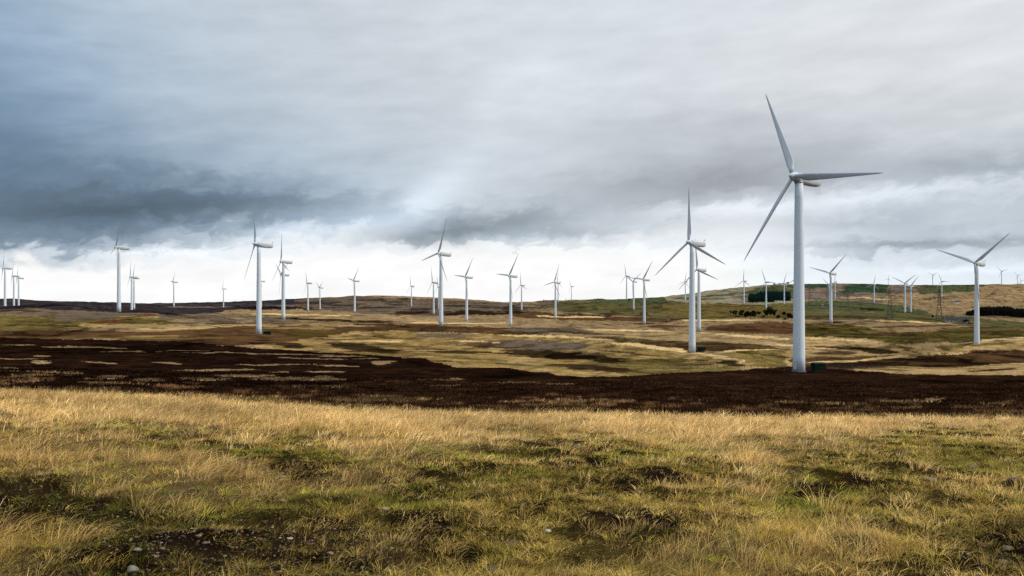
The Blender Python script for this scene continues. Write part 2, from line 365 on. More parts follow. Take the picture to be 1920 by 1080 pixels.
poly('tan', [(1080,600),(1240,604),(1300,598),(1380,596),(1490,604),(1490,616),(1400,622),(1310,620),(1200,616),(1080,612)], 'brown', 0.3)
poly('brown', [(1330,612),(1400,606),(1460,604),(1500,608),(1500,626),(1420,626),(1330,620)], 'umber', 0.3); ell('brown', 1250, 612, 30, 3)
# brown bank and green slope right of the centre
poly('brown', [(950,590),(1010,583),(1040,588),(1130,592),(1230,596),(1330,596),(1240,604),(1100,601),(960,595)], 'umber', 0.4)
poly('green', [(1000,572),(1060,569),(1150,560),(1300,552),(1500,565),(1500,596),(1360,595),(1240,597),(1150,590),(1060,584)], 'olive', 0.4)
poly('pasture', [(1040,567),(1130,560),(1240,556),(1300,562),(1260,570),(1150,571)], 'green', 0.3)
ell('tan', 1000, 574, 30, 2); ell('tan', 1010, 580, 30, 2.2, -0.05); ell('tan', 1100, 566, 50, 0.8, -0.05)
for e in [(1085,591,22,4.5,0.05),(1060,592,22,2.5),(1140,590,18,5,-0.3),(1196,588,10,5,-0.2),(1240,575,12,3),(1185,581,12,1.2),(1210,607,24,1.2)]: ell('umber', *e)
poly('olive', [(1230,574),(1330,566),(1500,572),(1500,596),(1320,597),(1240,592)], 'brown', 0.25)
ell('umber', 1360, 574, 60, 1.0, 0.05); ell('green', 1300, 567, 60, 1.6)
# far right hill
poly('pale', [(1230,500),(1400,500),(1500,500),(1500,568),(1400,571),(1290,567),(1250,562)], 'tan', 0.45)
poly('pasture', [(1400,546),(1430,538),(1500,530),(1500,560),(1390,560)], 'green', 0.3)
ell('green', 1350, 553, 50, 1.8, -0.1); ell('green', 1320, 560, 50, 2); ell('mauve', 1390, 556, 30, 2.4)
poly('mauve', [(1490,480),(2300,480),(2300,580),(1760,570),(1640,568),(1490,562)], 'tan', 0.4)
poly('tan', [(1650,552),(1700,546),(1800,546),(1800,480),(2300,480),(2300,640),(1900,604),(1780,580),(1680,566)], 'straw', 0.25)
poly('deep', [(1490,500),(1560,500),(1560,540),(1490,540)], 'pasture', 0.2)
poly('deep', [(1572,548),(1590,530),(1668,530),(1664,549)], 'pasture', 0.25)
poly('pasture', [(1720,540),(1735,530),(1840,530),(1830,545),(1770,549),(1725,551)], 'green', 0.35)
ell('mauve', 1690, 545, 34, 5); ell('mauve', 1520, 553, 34, 6); ell('umber', 1860, 552, 3, 5, -1.2); ell('mauve', 1800, 556, 14, 2)
poly('pasture', [(1490,566),(1560,563),(1640,568),(1720,578),(1760,590),(1700,592),(1640,584),(1490,582)], 'green', 0.35)
poly('green', [(1490,578),(1620,584),(1720,590),(1800,592),(1880,602),(2300,612),(2300,628),(1860,612),(1780,608),(1600,602),(1490,600)], 'olive', 0.35)
ell('black', 1630, 579, 32, 1.6, 0.05); ell('umber', 1740, 599, 90, 1.2, 0.07); ell('umber', 1560, 594, 90, 2.2); ell('umber', 1650, 596, 30, 1.0)
ell('black', 1745, 559.5, 30, 1.0, -0.07); ell('tan', 1760, 553, 60, 2.2)
poly('tan', [(1500,598),(1600,600),(1740,604),(1830,610),(1830,616),(1740,622),(1640,624),(1580,610),(1500,606)], 'brown', 0.4)
ell('brown', 1690, 612, 60, 2.5); ell('brown', 1790, 610, 50, 1.2)
poly('moss', [(1490,606),(1560,608),(1620,612),(1660,622),(1740,624),(1800,614),(1860,612),(1950,614),(2300,616),(2300,632),(1900,632),(1800,641),(1700,645),(1600,636),(1490,630)], 'olive', 0.5)
ell('green', 1900, 612, 60, 2); ell('black', 1567, 603.5, 14, 1.3); ell('umber', 1710, 624, 70, 1.3, -0.02)
# near right: golden banks and dark burns
poly('straw', [(1480,640),(1560,632),(1640,637),(1700,648),(1740,658),(1800,646),(1860,637),(1930,632),(2300,630),(2300,672),(1800,664),(1700,668),(1560,682),(1480,692)], 'gold', 0.45)
ell('umber', 1560, 652, 50, 4); ell('black', 1640, 657, 42, 4.5, 0.10); ell('umber', 1570, 662, 44, 3)
ell('black', 1800, 647, 30, 2.4, -0.14); ell('olive', 1870, 645, 60, 3, -0.1); ell('olive', 1780, 652, 20, 4, -0.3); ell('bright', 1880, 636, 60, 1.4, -0.07)
poly('brown', [(1490,672),(1640,668),(1760,664),(1860,656),(2300,650),(2300,690),(1860,690),(1700,690),(1560,695),(1490,698)], 'umber', 0.35)
ell('bright', 1560, 678, 60, 1.6, -0.03); ell('bright', 1680, 670, 90, 2.0, -0.09); ell('bright', 1790, 663, 40, 1.0, -0.08)
ell('black', 1860, 660, 70, 1.2, -0.05); ell('heather', 1600, 684, 90, 3.2, -0.04); ell('heather', 1760, 676, 70, 4.0, 0.02); ell('heather', 1830, 682, 40, 3)
poly('straw', [(1600,692),(1700,686),(1800,690),(1860,684),(1930,680),(2300,676),(2300,710),(1860,705),(1700,700),(1600,698)], 'gold', 0.45)
ell('heather', 1860, 694, 50, 1.8, -0.04); ell('heather', 1740, 687, 40, 1.6)
# burnt patches of the middle, then painted shade and rims of the folds
ell('black', 1020, 664, 66, 6.5, 0.06); ell('black', 1060, 669, 40, 6); ell('black', 860, 660, 46, 2.6, 0.02); ell('black', 940, 662, 34, 1.6)
ell('black', 1100, 669, 36, 4.2, 0.05); ell('black', 1148, 676, 22, 4.0); ell('heather', 1110, 690, 85, 4.0, 0.08); ell('black', 1370, 681, 24, 3.6, 0.14); ell('umber', 1305, 675, 12, 2.4)
ell('black', 545, 647, 36, 4.4, 0.06); ell('black', 490, 643, 12, 1.8); ell('black', 685, 653, 60, 5.6, 0.10); ell('black', 800, 655, 30, 1.2)
ell('olive', 860, 670, 90, 2.0, 0.08); ell('green', 980, 684, 70, 1.6, 0.06)
for e in [(930,651,70,1.6,0.03),(1180,662,60,2.2,0.10),(700,660,60,1.3,0.04),(1460,668,40,2.0,0.1),(620,636,50,1.2,0),(1330,645,90,1.3,0.03),(1230,598,70,1.6,0.02),(1390,618,60,2.4,0.03),(1100,625,90,1.2,0.05),(430,629,70,1.0,0),(900,616,90,1.2,0),(760,613,60,1.0,0),(1290,684,50,1.8,-.02),(1660,628,80,2.0,0.03),(1850,622,70,2.0,-0.02),(1700,654,40,1.6,0.25)]: ell('umber', *e)  # brown growth under crests and in hollows, with fold shade painted into it
for e in [(1060,594,60,1.2,0.02),(1350,600,90,1.2,0.0),(1700,603,90,1.2,0.04),(1560,636,80,1.6,0.06),(880,640,60,1.2,0.04),(860,606,90,1.0,0),(560,590,90,1.0,0.02),(1640,560,60,1.0,0.05),(1500,650,60,1.4,0.08)]: ell('bright', *e)  # pale crest grass, rim light along the folds put into its colour
# the wide heather moor
HM = [(-400,634),(0,633),(120,636),(330,640),(480,653),(600,660),(740,668),(880,680),(800,678),(860,689),(960,690),(1040,702),(1090,707),(1160,706),(1250,700),(1400,694),(1440,690),(1490,686),(1560,692),(1700,701),(1860,704),(2300,705),(2300,900),(-400,900)]
poly('black', HM, 'heather', 0.5, 8, 0.8)
poly('heather', [(720,712),(900,716),(1120,710),(1260,702),(1500,699),(1920,704),(2300,704),(2300,900),(-400,900),(-400,740),(300,730),(600,722)], 'heath2', 0.30, 8, 1.0)
for e in [(20,647,42,1.2),(120,650,40,1.0),(190,651.5,50,1.2,0.03),(250,659,60,.8),(340,657,50,1.0,0.02),(450,662,70,1.5,0.03),(370,661,30,1.0),(560,665,60,1.2,0.02),(640,668,40,1.2),(600,672,60,1.2,0.02),(690,672,30,1.6),(722,680,26,4.0,-0.06),
          (70,680,26,3.4),(78,667,16,1.8),(20,673,50,1.3),(85,676,20,1.2),(185,680,30,2.2,0.07),(312,681,30,2.0,0.07),(380,694,52,1.9,0.0),(430,693,50,1.6),(500,684,60,1.2),(560,683,50,1.2),(640,686,40,2.0,.02),(610,697,40,1.6),(520,698,30,1.4),
          (215,709,20,3.6),(40,708,26,2.2),(60,698,60,1.2),(100,699,40,1.0),(10,690,20,2.0),(140,701,18,1.4),(190,713,40,1.3),(460,706,46,4.0),(520,711,60,3.4),(380,712,40,2.2),(620,709,22,3.8),(600,713,50,1.6),(290,713,30,1.4),(850,710,20,2.2),(830,713,50,.9),
          (240,722,50,1.3),(585,727,60,1.4),(640,727,40,1.0),(840,724,26,1.2,-.05),(980,718,60,1.2),(1040,721,40,0.8)]: ell('tan', *e)
for e in [(720,748,50,2.0),(660,752,60,2.0),(690,757,70,2.0),(800,752,40,1.4),(1010,755,40,1.8),(1060,758,40,2.0),(960,757,30,1.2),(1100,753,60,1.2),(1160,757,30,1.2),(1480,757,26,1.6),(1700,756,60,1.5),(1750,752,24,2.4,-.1),(1570,760,60,1.0),(1300,755,40,1.0),(1850,760,40,1.0),(540,752,60,1.0),(60,716,60,1.2)]: ell('straw', *e)
def crest(x): return np.interp(x, [-400,0,300,500,700,900,1000,1130,1200,1300,1600,2300], [731,731,742,757,769,776,776,774,780,785,784,786])
# foreground cover, weights in photo coordinates
TALL = [([(-400,700),(2300,700),(2300,806),(1900,812),(1820,800),(1640,808),(1560,838),(1480,850),(1380,842),(1300,846),(1180,812),(1040,812),(960,838),(860,842),(760,872),(660,884),(600,834),(470,816),(330,822),(240,800),(0,792),(-400,792)],1.0),
        ([(-400,806),(150,808),(260,838),(340,858),(500,880),(560,916),(480,950),(330,962),(260,930),(160,900),(0,880),(-400,880)],1.0),
        ([(560,900),(640,880),(740,880),(700,930),(600,950)],0.7), ([(-200,985),(60,990),(120,1040),(110,1100),(-200,1100)],0.5),
        ([(1260,1010),(1330,950),(1440,990),(1480,1100),(1200,1100)],0.6), ([(1350,850),(1500,840),(1480,960),(1380,950)],0.55), ([(1540,960),(1640,950),(1660,1060),(1500,1100),(1480,1020)],0.55),
        ([(1000,1000),(1180,980),(1200,1100),(980,1100)],0.2), ([(600,1010),(760,1000),(800,1060),(680,1080)],0.3), ([(1640,880),(1920,880),(1920,980),(1700,960)],0.18)]
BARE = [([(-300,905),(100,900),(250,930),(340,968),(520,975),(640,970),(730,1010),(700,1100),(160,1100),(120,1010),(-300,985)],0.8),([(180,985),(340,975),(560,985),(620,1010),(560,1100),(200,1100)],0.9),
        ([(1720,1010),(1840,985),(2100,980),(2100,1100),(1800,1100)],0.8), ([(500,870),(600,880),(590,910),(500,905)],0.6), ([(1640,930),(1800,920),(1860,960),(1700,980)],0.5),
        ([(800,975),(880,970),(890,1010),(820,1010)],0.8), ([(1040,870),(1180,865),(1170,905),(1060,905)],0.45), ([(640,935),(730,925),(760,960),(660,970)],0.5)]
def cover(px, row):   # tall straw and bare soil
    px = np.clip(px, -150, 2070)
    wx = px+80*fbm(px/70, row/26, 5, 31); wy = row+34*fbm(px/60, row/22, 5, 32)
    wx = wx+RNG.normal(0, 26, px.shape)*np.clip((row-700)/200, .2, 1.5); wy = wy+RNG.normal(0, 9, px.shape)*np.clip((row-700)/200, .3, 1.5)   # ragged, mixed borders
    t = np.zeros(px.shape); b = np.zeros(px.shape)
    for p, w in TALL: t = np.where(inpoly(wx, wy, p), np.maximum(t, w), t)
    for p, w in BARE: b = np.where(inpoly(wx, wy, p), np.maximum(b, w), b)
    return t, b*(1-t)
def paint(px, row, X, Yw):
    n = px.size; out = np.tile(PALL['tan'], (n, 1))
    n_x = fbm(px/40, row/4.0, 4, 41); n_y = fbm(px/30, row/3.0, 4, 42); st = 0.75*fbm(px/38, row/2.2, 4, 43)+0.45*fbm(px/10, row/1.3, 4, 46)
    for kind, g, c, c2, amt, wx, wy in PT:
        qx = px+n_x*wx*3; qy = row+n_y*wy*2.2
        if kind == 'p':
            ys = [p[1] for p in g]; xs = [p[0] for p in g]
            sel = np.where((qx > min(xs)) & (qx < max(xs)) & (qy > min(ys)) & (qy < max(ys)))[0]
            if not len(sel): continue
            m = inpoly(qx[sel], qy[sel], g); s2 = sel[m]
            col = np.tile(PALL[c], (len(s2), 1))
            if c2:
                w = np.clip((st[s2]+(amt-0.5)*0.9)*5+0.2, 0, 1)[:, None]*0.8; col = col*(1-w)+PALL[c2]*w
            out[s2] = col
        else:
            cx, cy, rx, ry, sl = g; ry = ry*{'tan': 0.72, 'bright': 1.15}.get(c, 1.3 if c in ('black', 'heather') and ry > 2.3 else 1.0); rx = rx*(1.12 if c == 'black' and ry > 3 else 1.0)
            sel = np.where((np.abs(qx-cx) < rx*1.6) & (np.abs(qy-cy-sl*(qx-cx)) < ry*1.6))[0]
            if not len(sel): continue
            d = ((qx[sel]-cx)/rx)**2+((qy[sel]-cy-sl*(qx[sel]-cx))/ry)**2
            w = np.clip((1.12-d+0.8*st[sel])*2.8, 0, 1)[:, None]*0.9
            out[sel] = out[sel]*(1-w)+PALL[c]*w
    # foreground
    z_ = np.clip(1-np.abs(row-(crest(px)-14))/26, 0, 1); ws = np.clip((fbm(px/45, row/4.0, 5, 48)+0.50*z_-0.50)*5, 0, 1)*(z_ > 0)
    out = out*(1-ws[:, None])+PALL['brown']*1.3*ws[:, None]
    cr = crest(px)+4*fbm(px/9, row/50, 3, 47)
    k = np.where(row > cr-1)[0]
    if len(k):
        t, b = cover(px[k], row[k]); t = t[:, None]; b = b[:, None]
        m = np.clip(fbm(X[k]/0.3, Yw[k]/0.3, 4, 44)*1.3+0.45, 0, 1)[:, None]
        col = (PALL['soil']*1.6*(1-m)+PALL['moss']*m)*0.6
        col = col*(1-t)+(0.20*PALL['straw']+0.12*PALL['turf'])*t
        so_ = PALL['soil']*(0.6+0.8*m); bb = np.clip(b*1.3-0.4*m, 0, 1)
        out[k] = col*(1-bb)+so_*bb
    return out

# ------------------------------------------------------------------ mesh and material helpers
def new_mesh(name, v, f, mats, parent=None, smooth=False, col=None, fmat=None):
    me = bpy.data.meshes.new(name); me.from_pydata([tuple(p) for p in v], [], f); me.update()
    for m in (mats if isinstance(mats, (list, tuple)) else [mats]): me.materials.append(m)
    if smooth: me.polygons.foreach_set('use_smooth', [True]*len(me.polygons))
    if fmat is not None: me.polygons.foreach_set('material_index', fmat)
    o = bpy.data.objects.new(name, me); COL.objects.link(o)
    if parent: o.parent = parent
    return o
def np_mesh(name, verts, loops, starts, totals, mat, colors=None, smooth=False):
    me = bpy.data.meshes.new(name)
    me.vertices.add(len(verts)); me.vertices.foreach_set('co', verts.astype(np.float32).ravel())
    me.loops.add(len(loops)); me.loops.foreach_set('vertex_index', loops.astype(np.int32))
    me.polygons.add(len(starts)); me.polygons.foreach_set('loop_start', starts.astype(np.int32))
    me.polygons.foreach_set('loop_total', totals.astype(np.int32))
    if smooth: me.polygons.foreach_set('use_smooth', np.ones(len(starts), bool))
    if colors is not None:
        a = me.color_attributes.new('tint', 'FLOAT_COLOR', 'POINT')
        c4 = np.ones((len(verts), 4), np.float32); c4[:, :3] = colors; a.data.foreach_set('color', c4.ravel())
    me.update(calc_edges=True); me.materials.append(mat)
    o = bpy.data.objects.new(name, me); COL.objects.link(o); return o
def tag(o, label=None, cat=None, group=None, kind=None):
    if label: o['label'] = label
    if cat: o['category'] = cat
    if group: o['group'] = group
    if kind: o['kind'] = kind
    return o
def empty(name, loc, label, cat, group=None, rz=0.0):
    o = bpy.data.objects.new(name, None); o.empty_display_size = 0.5; COL.objects.link(o); o.location = loc
    o.rotation_euler = (0, 0, rz); return tag(o, label, cat, group)
def mat(name, rgb, rough=0.6, var=0.12, scale=2.0, attr=False, spec=0.3, bump=0.0, bscale=None, metal=0.0, trans=0.0):
    m = bpy.data.materials.new(name); m.use_nodes = True; t = m.node_tree; b = t.nodes['Principled BSDF']
    b.inputs['Roughness'].default_value = rough; b.inputs['Specular IOR Level'].default_value = spec; b.inputs['Metallic'].default_value = metal
    tcn = t.nodes.new('ShaderNodeTexCoord'); nz = t.nodes.new('ShaderNodeTexNoise'); nz.inputs['Scale'].default_value = scale; nz.inputs['Detail'].default_value = 6
    t.links.new(tcn.outputs['Object'], nz.inputs['Vector'])
    mr = t.nodes.new('ShaderNodeMapRange'); t.links.new(nz.outputs[0], mr.inputs[0]); mr.inputs[1].default_value = 0.3; mr.inputs[2].default_value = 0.7
    mr.inputs[3].default_value = 1-var; mr.inputs[4].default_value = 1+var
    vs = t.nodes.new('ShaderNodeVectorMath'); vs.operation = 'SCALE'; t.links.new(mr.outputs[0], vs.inputs['Scale'])
    if attr:
        a = t.nodes.new('ShaderNodeAttribute'); a.attribute_name = 'tint'; t.links.new(a.outputs['Color'], vs.inputs[0])
    else: vs.inputs[0].default_value = rgb[:3]
    t.links.new(vs.outputs[0], b.inputs['Base Color'])
    if bump:
        bn = t.nodes.new('ShaderNodeBump'); bn.inputs['Distance'].default_value = bump
        n2_ = t.nodes.new('ShaderNodeTexNoise'); n2_.inputs['Scale'].default_value = bscale or scale*4; n2_.inputs['Detail'].default_value = 8
        t.links.new(tcn.outputs['Object'], n2_.inputs['Vector']); t.links.new(n2_.outputs[0], bn.inputs['Height']); t.links.new(bn.outputs[0], b.inputs['Normal'])
    return m

# ------------------------------------------------------------------ ground mesh (one sheet, polar grid round the camera)
azs = np.concatenate([np.linspace(-180, -60, 25)[:-1], np.linspace(-60, -33.5, 28)[:-1], np.linspace(-33.5, 33.5, 1050), np.linspace(33.5, 60, 28)[1:], np.linspace(60, 180, 25)[1:-1]])
azr = np.radians(azs)
rad = np.concatenate([[0.5, 1.2, 2.0, 3.0, 4.0], np.exp(np.linspace(math.log(4.6), math.log(30), 260)), np.exp(np.linspace(math.log(30.3), math.log(3600), 560)), np.exp(np.linspace(math.log(3700), math.log(6500), 14))])
A, RR = np.meshgrid(azr, rad)
GX = (np.sin(A)*RR).ravel(); GY = (np.cos(A)*RR).ravel()
GZ = gz(GX, GY)
ac = np.clip(A.ravel(), -R(36), R(36)); Ye = RR.ravel()*np.cos(ac)
prow = HZ+F*(EYE-GZ)/Ye; ppx = 960+F*np.tan(ac)
prow = np.minimum(prow, 1200)
# ground that lies hidden behind a crest takes the cover of the far side above it
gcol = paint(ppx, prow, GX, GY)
# mottling by clumps of plants, world sized
mott = 1+0.16*fbm(GX/3.5, GY/3.5, 4, 61)*np.clip(1-Ye/900, 0, 1)+0.22*fbm(GX/22, GY/34, 4, 62)+0.14*fbm(GX/90, GY/120, 3, 63)
spk = fbm(GX/7, GY/11, 5, 64); spk2 = fbm(GX/40, GY/70, 5, 65)
mid_ = np.clip((Ye-60)/60, 0, 1)
dk = np.clip((spk-0.12)*5, 0, 1)*0.45+np.clip((spk2-0.12)*4, 0, 1)*0.35
mott = mott*(1-dk*mid_)
gcol = gcol*(mott*(1-0.17*mid_))[:, None]
nc = len(azs); nr = len(rad)
ii, jj = np.meshgrid(np.arange(nr-1), np.arange(nc), indexing='ij')
j2 = (jj+1) % nc
quads = np.stack([ii*nc+jj, ii*nc+j2, (ii+1)*nc+j2, (ii+1)*nc+jj], -1).reshape(-1, 4)[:, ::-1]
verts = np.stack([GX, GY, GZ], -1)
verts = np.vstack([verts, [[0, 0, float(gz(0.01, 0.01)[0])]]]); gcol = np.vstack([gcol, gcol[:1]])
cidx = len(verts)-1
tri = np.stack([np.full(nc, cidx), (np.arange(nc)+1) % nc, np.arange(nc)], -1)
loops = np.concatenate([quads.ravel(), tri.ravel()])
tot = np.concatenate([np.full(len(quads), 4), np.full(nc, 3)]); sta = np.concatenate([[0], np.cumsum(tot)[:-1]])
gm = bpy.data.materials.new('moorland'); gm.use_nodes = True
t = gm.node_tree; t.nodes.clear(); b = t.nodes.new('ShaderNodeBsdfDiffuse'); b.inputs['Roughness'].default_value = 0.6; go_ = t.nodes.new('ShaderNodeOutputMaterial'); t.links.new(b.outputs[0], go_.inputs[0])
at_ = t.nodes.new('ShaderNodeAttribute'); at_.attribute_name = 'tint'
geo = t.nodes.new('ShaderNodeNewGeometry')
def gn(scale, detail, lo, hi):
    n = t.nodes.new('ShaderNodeTexNoise'); n.inputs['Scale'].default_value = scale; n.inputs['Detail'].default_value = detail; n.inputs['Roughness'].default_value = 0.65
    t.links.new(geo.outputs['Position'], n.inputs['Vector'])
    r = t.nodes.new('ShaderNodeMapRange'); t.links.new(n.outputs[0], r.inputs[0]); r.inputs[1].default_value = 0.32; r.inputs[2].default_value = 0.68
    r.inputs[3].default_value = lo; r.inputs[4].default_value = hi; return r.outputs[0], n.outputs[0]
a1, h1 = gn(1.6, 8, 0.62, 1.38); a2, h2 = gn(0.16, 5, 0.78, 1.22); a3, h3 = gn(14.0, 6, 0.7, 1.3)
def mul(p, q):
    m = t.nodes.new('ShaderNodeMath'); m.operation = 'MULTIPLY'; t.links.new(p, m.inputs[0]); t.links.new(q, m.inputs[1]); return m.outputs[0]
vs = t.nodes.new('ShaderNodeVectorMath'); vs.operation = 'SCALE'; t.links.new(at_.outputs['Color'], vs.inputs[0]); t.links.new(mul(mul(a1, a2), a3), vs.inputs['Scale'])
t.links.new(vs.outputs[0], b.inputs['Color'])
bn = t.nodes.new('ShaderNodeBump'); bn.inputs['Distance'].default_value = 0.35; bn.inputs['Strength'].default_value = 0.8; t.links.new(h1, bn.inputs['Height']); t.links.new(bn.outputs[0], b.inputs['Normal'])
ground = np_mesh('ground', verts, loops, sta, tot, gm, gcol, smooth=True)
tag(ground, 'rolling moorland of straw grass, dark heather and green pasture', kind='structure')

# ------------------------------------------------------------------ blades of grass
WIND = np.array([0.845, 0.534])
def blades(name, X, Yw, h, lean, w, col, material, spread=0.5, droop=0.0, dirs=None):
    n = len(X); z = gz(X, Yw)-0.01
    a = RNG.normal(0, spread, n); lx = WIND[0]*np.cos(a)-WIND[1]*np.sin(a); ly = WIND[0]*np.sin(a)+WIND[1]*np.cos(a)
    if dirs is not None: lx, ly = dirs
    s = RNG.uniform(0, math.pi, n); sx = np.cos(s); sy = np.sin(s)
    T = [0, .38, .72, 1.0]; WD = [1.0, .85, .55, 0]
    V = np.zeros((n, 7, 3), np.float32); k = 0
    for ti, wd in zip(T, WD):
        off = lean*h*ti**1.7
        cx = X+lx*off; cy = Yw+ly*off; cz = z+h*(ti-0.38*np.clip(lean, 0, 1.6)*ti*ti-droop*ti**3)
        if wd > 0:
            V[:, k] = np.stack([cx-sx*w*wd/2, cy-sy*w*wd/2, cz], -1); V[:, k+1] = np.stack([cx+sx*w*wd/2, cy+sy*w*wd/2, cz], -1); k += 2
        else: V[:, k] = np.stack([cx, cy, cz], -1)
    base = (np.arange(n)*7)[:, None]
    pat = np.array([0, 1, 3, 2, 2, 3, 5, 4, 4, 5, 6]); loops = (base+pat[None]).ravel()
    tot = np.tile([4, 4, 3], n); sta = np.concatenate([[0], np.cumsum(tot)[:-1]])
    return np_mesh(name, V.reshape(-1, 3), loops, sta, tot, material, np.repeat(col, 7, axis=0))
def grass_mat(name, tr=0.35):
    m = bpy.data.materials.new(name); m.use_nodes = True; t = m.node_tree; t.nodes.clear()
    o = t.nodes.new('ShaderNodeOutputMaterial'); d = t.nodes.new('ShaderNodeBsdfDiffuse'); l = t.nodes.new('ShaderNodeBsdfTranslucent'); x = t.nodes.new('ShaderNodeMixShader')
    a = t.nodes.new('ShaderNodeAttribute'); a.attribute_name = 'tint'
    t.links.new(a.outputs['Color'], d.inputs[0]); t.links.new(a.outputs['Color'], l.inputs[0]); x.inputs[0].default_value = tr
    t.links.new(d.outputs[0], x.inputs[1]); t.links.new(l.outputs[0], x.inputs[2]); t.links.new(x.outputs[0], o.inputs[0]); return m
GM = grass_mat('grass_blade')
def scatter(n, r0, r1, half=32.5):
    n = int(n*56/half); a = RNG.uniform(-R(56), R(56), n); r = np.exp(RNG.uniform(math.log(r0), math.log(r1), n)); k = np.abs(a) < np.radians(42+14*np.clip((17-r)/8, 0, 1)); a = a[k]; r = r[k]
    return np.sin(a)*r, np.cos(a)*r
def prj(X, Yw):
    z = gz(X, Yw); return 960+F*X/Yw, HZ+F*(EYE-z)/Yw
def mixc(names, n, probs, jit=0.22):
    c = np.array([PALL[k] if isinstance(k, str) else lin(k) for k in names]); i = RNG.choice(len(names), n, p=probs)
    return c[i]*RNG.uniform(1-jit, 1+jit, (n, 1))
def tussocks(nc, r0, r1, per, rad0, fwt, seed, power=1.0):
    """clumps of blades: returns centre index and blade root for every blade"""
    nc = int(nc*56/32.5); a = RNG.uniform(-R(56), R(56), nc); u = RNG.random(nc); r = r0+(r1-r0)*u**power; k = np.abs(a) < np.radians(42+14*np.clip((17-r)/8, 0, 1)); a = a[k]; r = r[k]
    cx, cy = np.sin(a)*r, np.cos(a)*r; px, row = prj(cx, cy); k = fwt(cx, cy, px, row); cx, cy, r = cx[k], cy[k], r[k]
    cnt = np.maximum((per*np.clip(9/r, .42, 1.0)*RNG.uniform(.5, 1.4, len(cx))).astype(int), 4)
    idx = np.repeat(np.arange(len(cx)), cnt); n = len(idx); size = RNG.uniform(.6, 1.5, len(cx))*rad0
    th = RNG.uniform(0, 2*math.pi, n); q = np.sqrt(RNG.random(n))
    X = cx[idx]+np.cos(th)*q*size[idx]; Y = cy[idx]+np.sin(th)*q*size[idx]
    return cx, cy, idx, X, Y, th, q, size
def tussock_blades(name, T, h, lean_out, lean_wind, w, col, material, wdir=0.0):
    cx, cy, idx, X, Y, th, q, size = T; n = len(X)
    wa_ = wdir+RNG.normal(0, .35, n)
    wx = WIND[0]*np.cos(wa_)-WIND[1]*np.sin(wa_); wy = WIND[0]*np.sin(wa_)+WIND[1]*np.cos(wa_)
    lx = np.cos(th)*q*lean_out+wx*lean_wind; ly = np.sin(th)*q*lean_out+wy*lean_wind
    lean = np.hypot(lx, ly)+1e-6
    global _dir; _dir = (lx/lean, ly/lean)
    return blades(name, X, Y, h, lean, w, col, material, dirs=_dir)
# tall straw in wind combed clumps
def f_straw(cx, cy, px, row):
    tl, br = cover(px, row); cl = fbm(cx/0.9, cy/0.9, 3, 71); big = fbm(cx/2.6, cy/2.6, 3, 72); far = np.clip((np.hypot(cx, cy)-12)/10, 0, 1)
    return (row > crest(px)-1) & (RNG.random(len(cx)) < tl*np.clip(0.50+1.4*cl+1.0*big+0.5*far, 0.05, 1)+0.42*(1-tl)*np.clip(cl*3+big*3+0.1, 0.22, 1)*(1-0.75*br))
T = tussocks(34000, 4.9, 35, 26, 0.11, f_straw, 1)
cx, cy, idx, X, Yw, th, q, size = T; n = len(X); r = np.hypot(X, Yw)
px, row = prj(cx, cy); tl, br = cover(px, row)
nearf = np.clip((np.hypot(cx, cy)-6)/9, 0, 1)
hs = RNG.uniform(0.10, 0.26, len(cx))*(0.68+0.32*nearf)*(1+0.5*fbm(cx/1.8, cy/1.8, 3, 73))*np.where(tl > .3, 1.05, .62)
cc = (np.array([.80,.78,.62])+(np.array([1.0,.98,.98])-np.array([.80,.78,.62]))*nearf[:, None])*mixc([(212,176,114), (236,202,140), (186,150,98), (176,142,74), (130,104,56)], len(cx), [.34, .24, .18, .16, .08], .25)*(1+0.5*fbm(cx/3, cy/3, 3, 74))[:, None]
col = cc[idx]*RNG.uniform(.6, 1.4, (n, 1))*np.where(RNG.random((n, 1)) < .08, 1.5, 1)
wd = 0.9*fbm(cx/1.6, cy/1.6, 3, 75)
tussock_blades('straw_grass', T, hs[idx]*RNG.uniform(.4, 1.25, n), 0.75, (RNG.uniform(.2, 1.5, len(cx)))[idx]*RNG.uniform(.5, 1.4, n), np.maximum(0.0030, 0.00042*r)*RNG.uniform(.6, 1.4, n), col, GM, wd[idx])
tag(bpy.data.objects['straw_grass'], 'tall dry straw coloured grass bent over by the wind', 'grass', kind='stuff')
print('straw', n)
# short turf in mossy cushions
def f_turf(cx, cy, px, row):
    tl, br = cover(px, row); holes = fbm(cx/0.9+40, cy/0.9, 4, 83)+0.75*fbm(cx/0.26, cy/0.26, 3, 85)-0.08
    return (row > crest(px)+4) & (RNG.random(len(cx)) < (1-0.45*tl)*(1-0.62*br)*np.clip(1.05+2.5*holes, 0.04, 1))
T = tussocks(52000, 4.9, 33, 22, 0.05, f_turf, 2)
cx, cy, idx, X, Yw, th, q, size = T; n = len(X); r = np.hypot(X, Yw); g = np.clip(fbm(cx/1.3, cy/1.3, 3, 82)*3+0.15, 0, 1)[:, None]
ca = mixc([(174,150,70), (142,122,56), (196,164,96), (104,80,42), (84,80,40)], len(cx), [.28, .22, .24, .16, .10], .35)
cb = mixc([(124,122,48), (82,92,42), (172,158,64), (116,100,46)], len(cx), [.26, .18, .32, .24], .4)
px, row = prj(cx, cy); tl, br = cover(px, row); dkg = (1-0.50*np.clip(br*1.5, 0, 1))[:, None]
cc = 1.18*(ca*(1-g)+cb*g)*dkg*(1-0.25*np.clip((900-px)/900, 0, 1)*np.clip((row-840)/120, 0, 1))[:, None]*(1+0.5*fbm(cx/2.2, cy/2.2, 3, 84))[:, None]
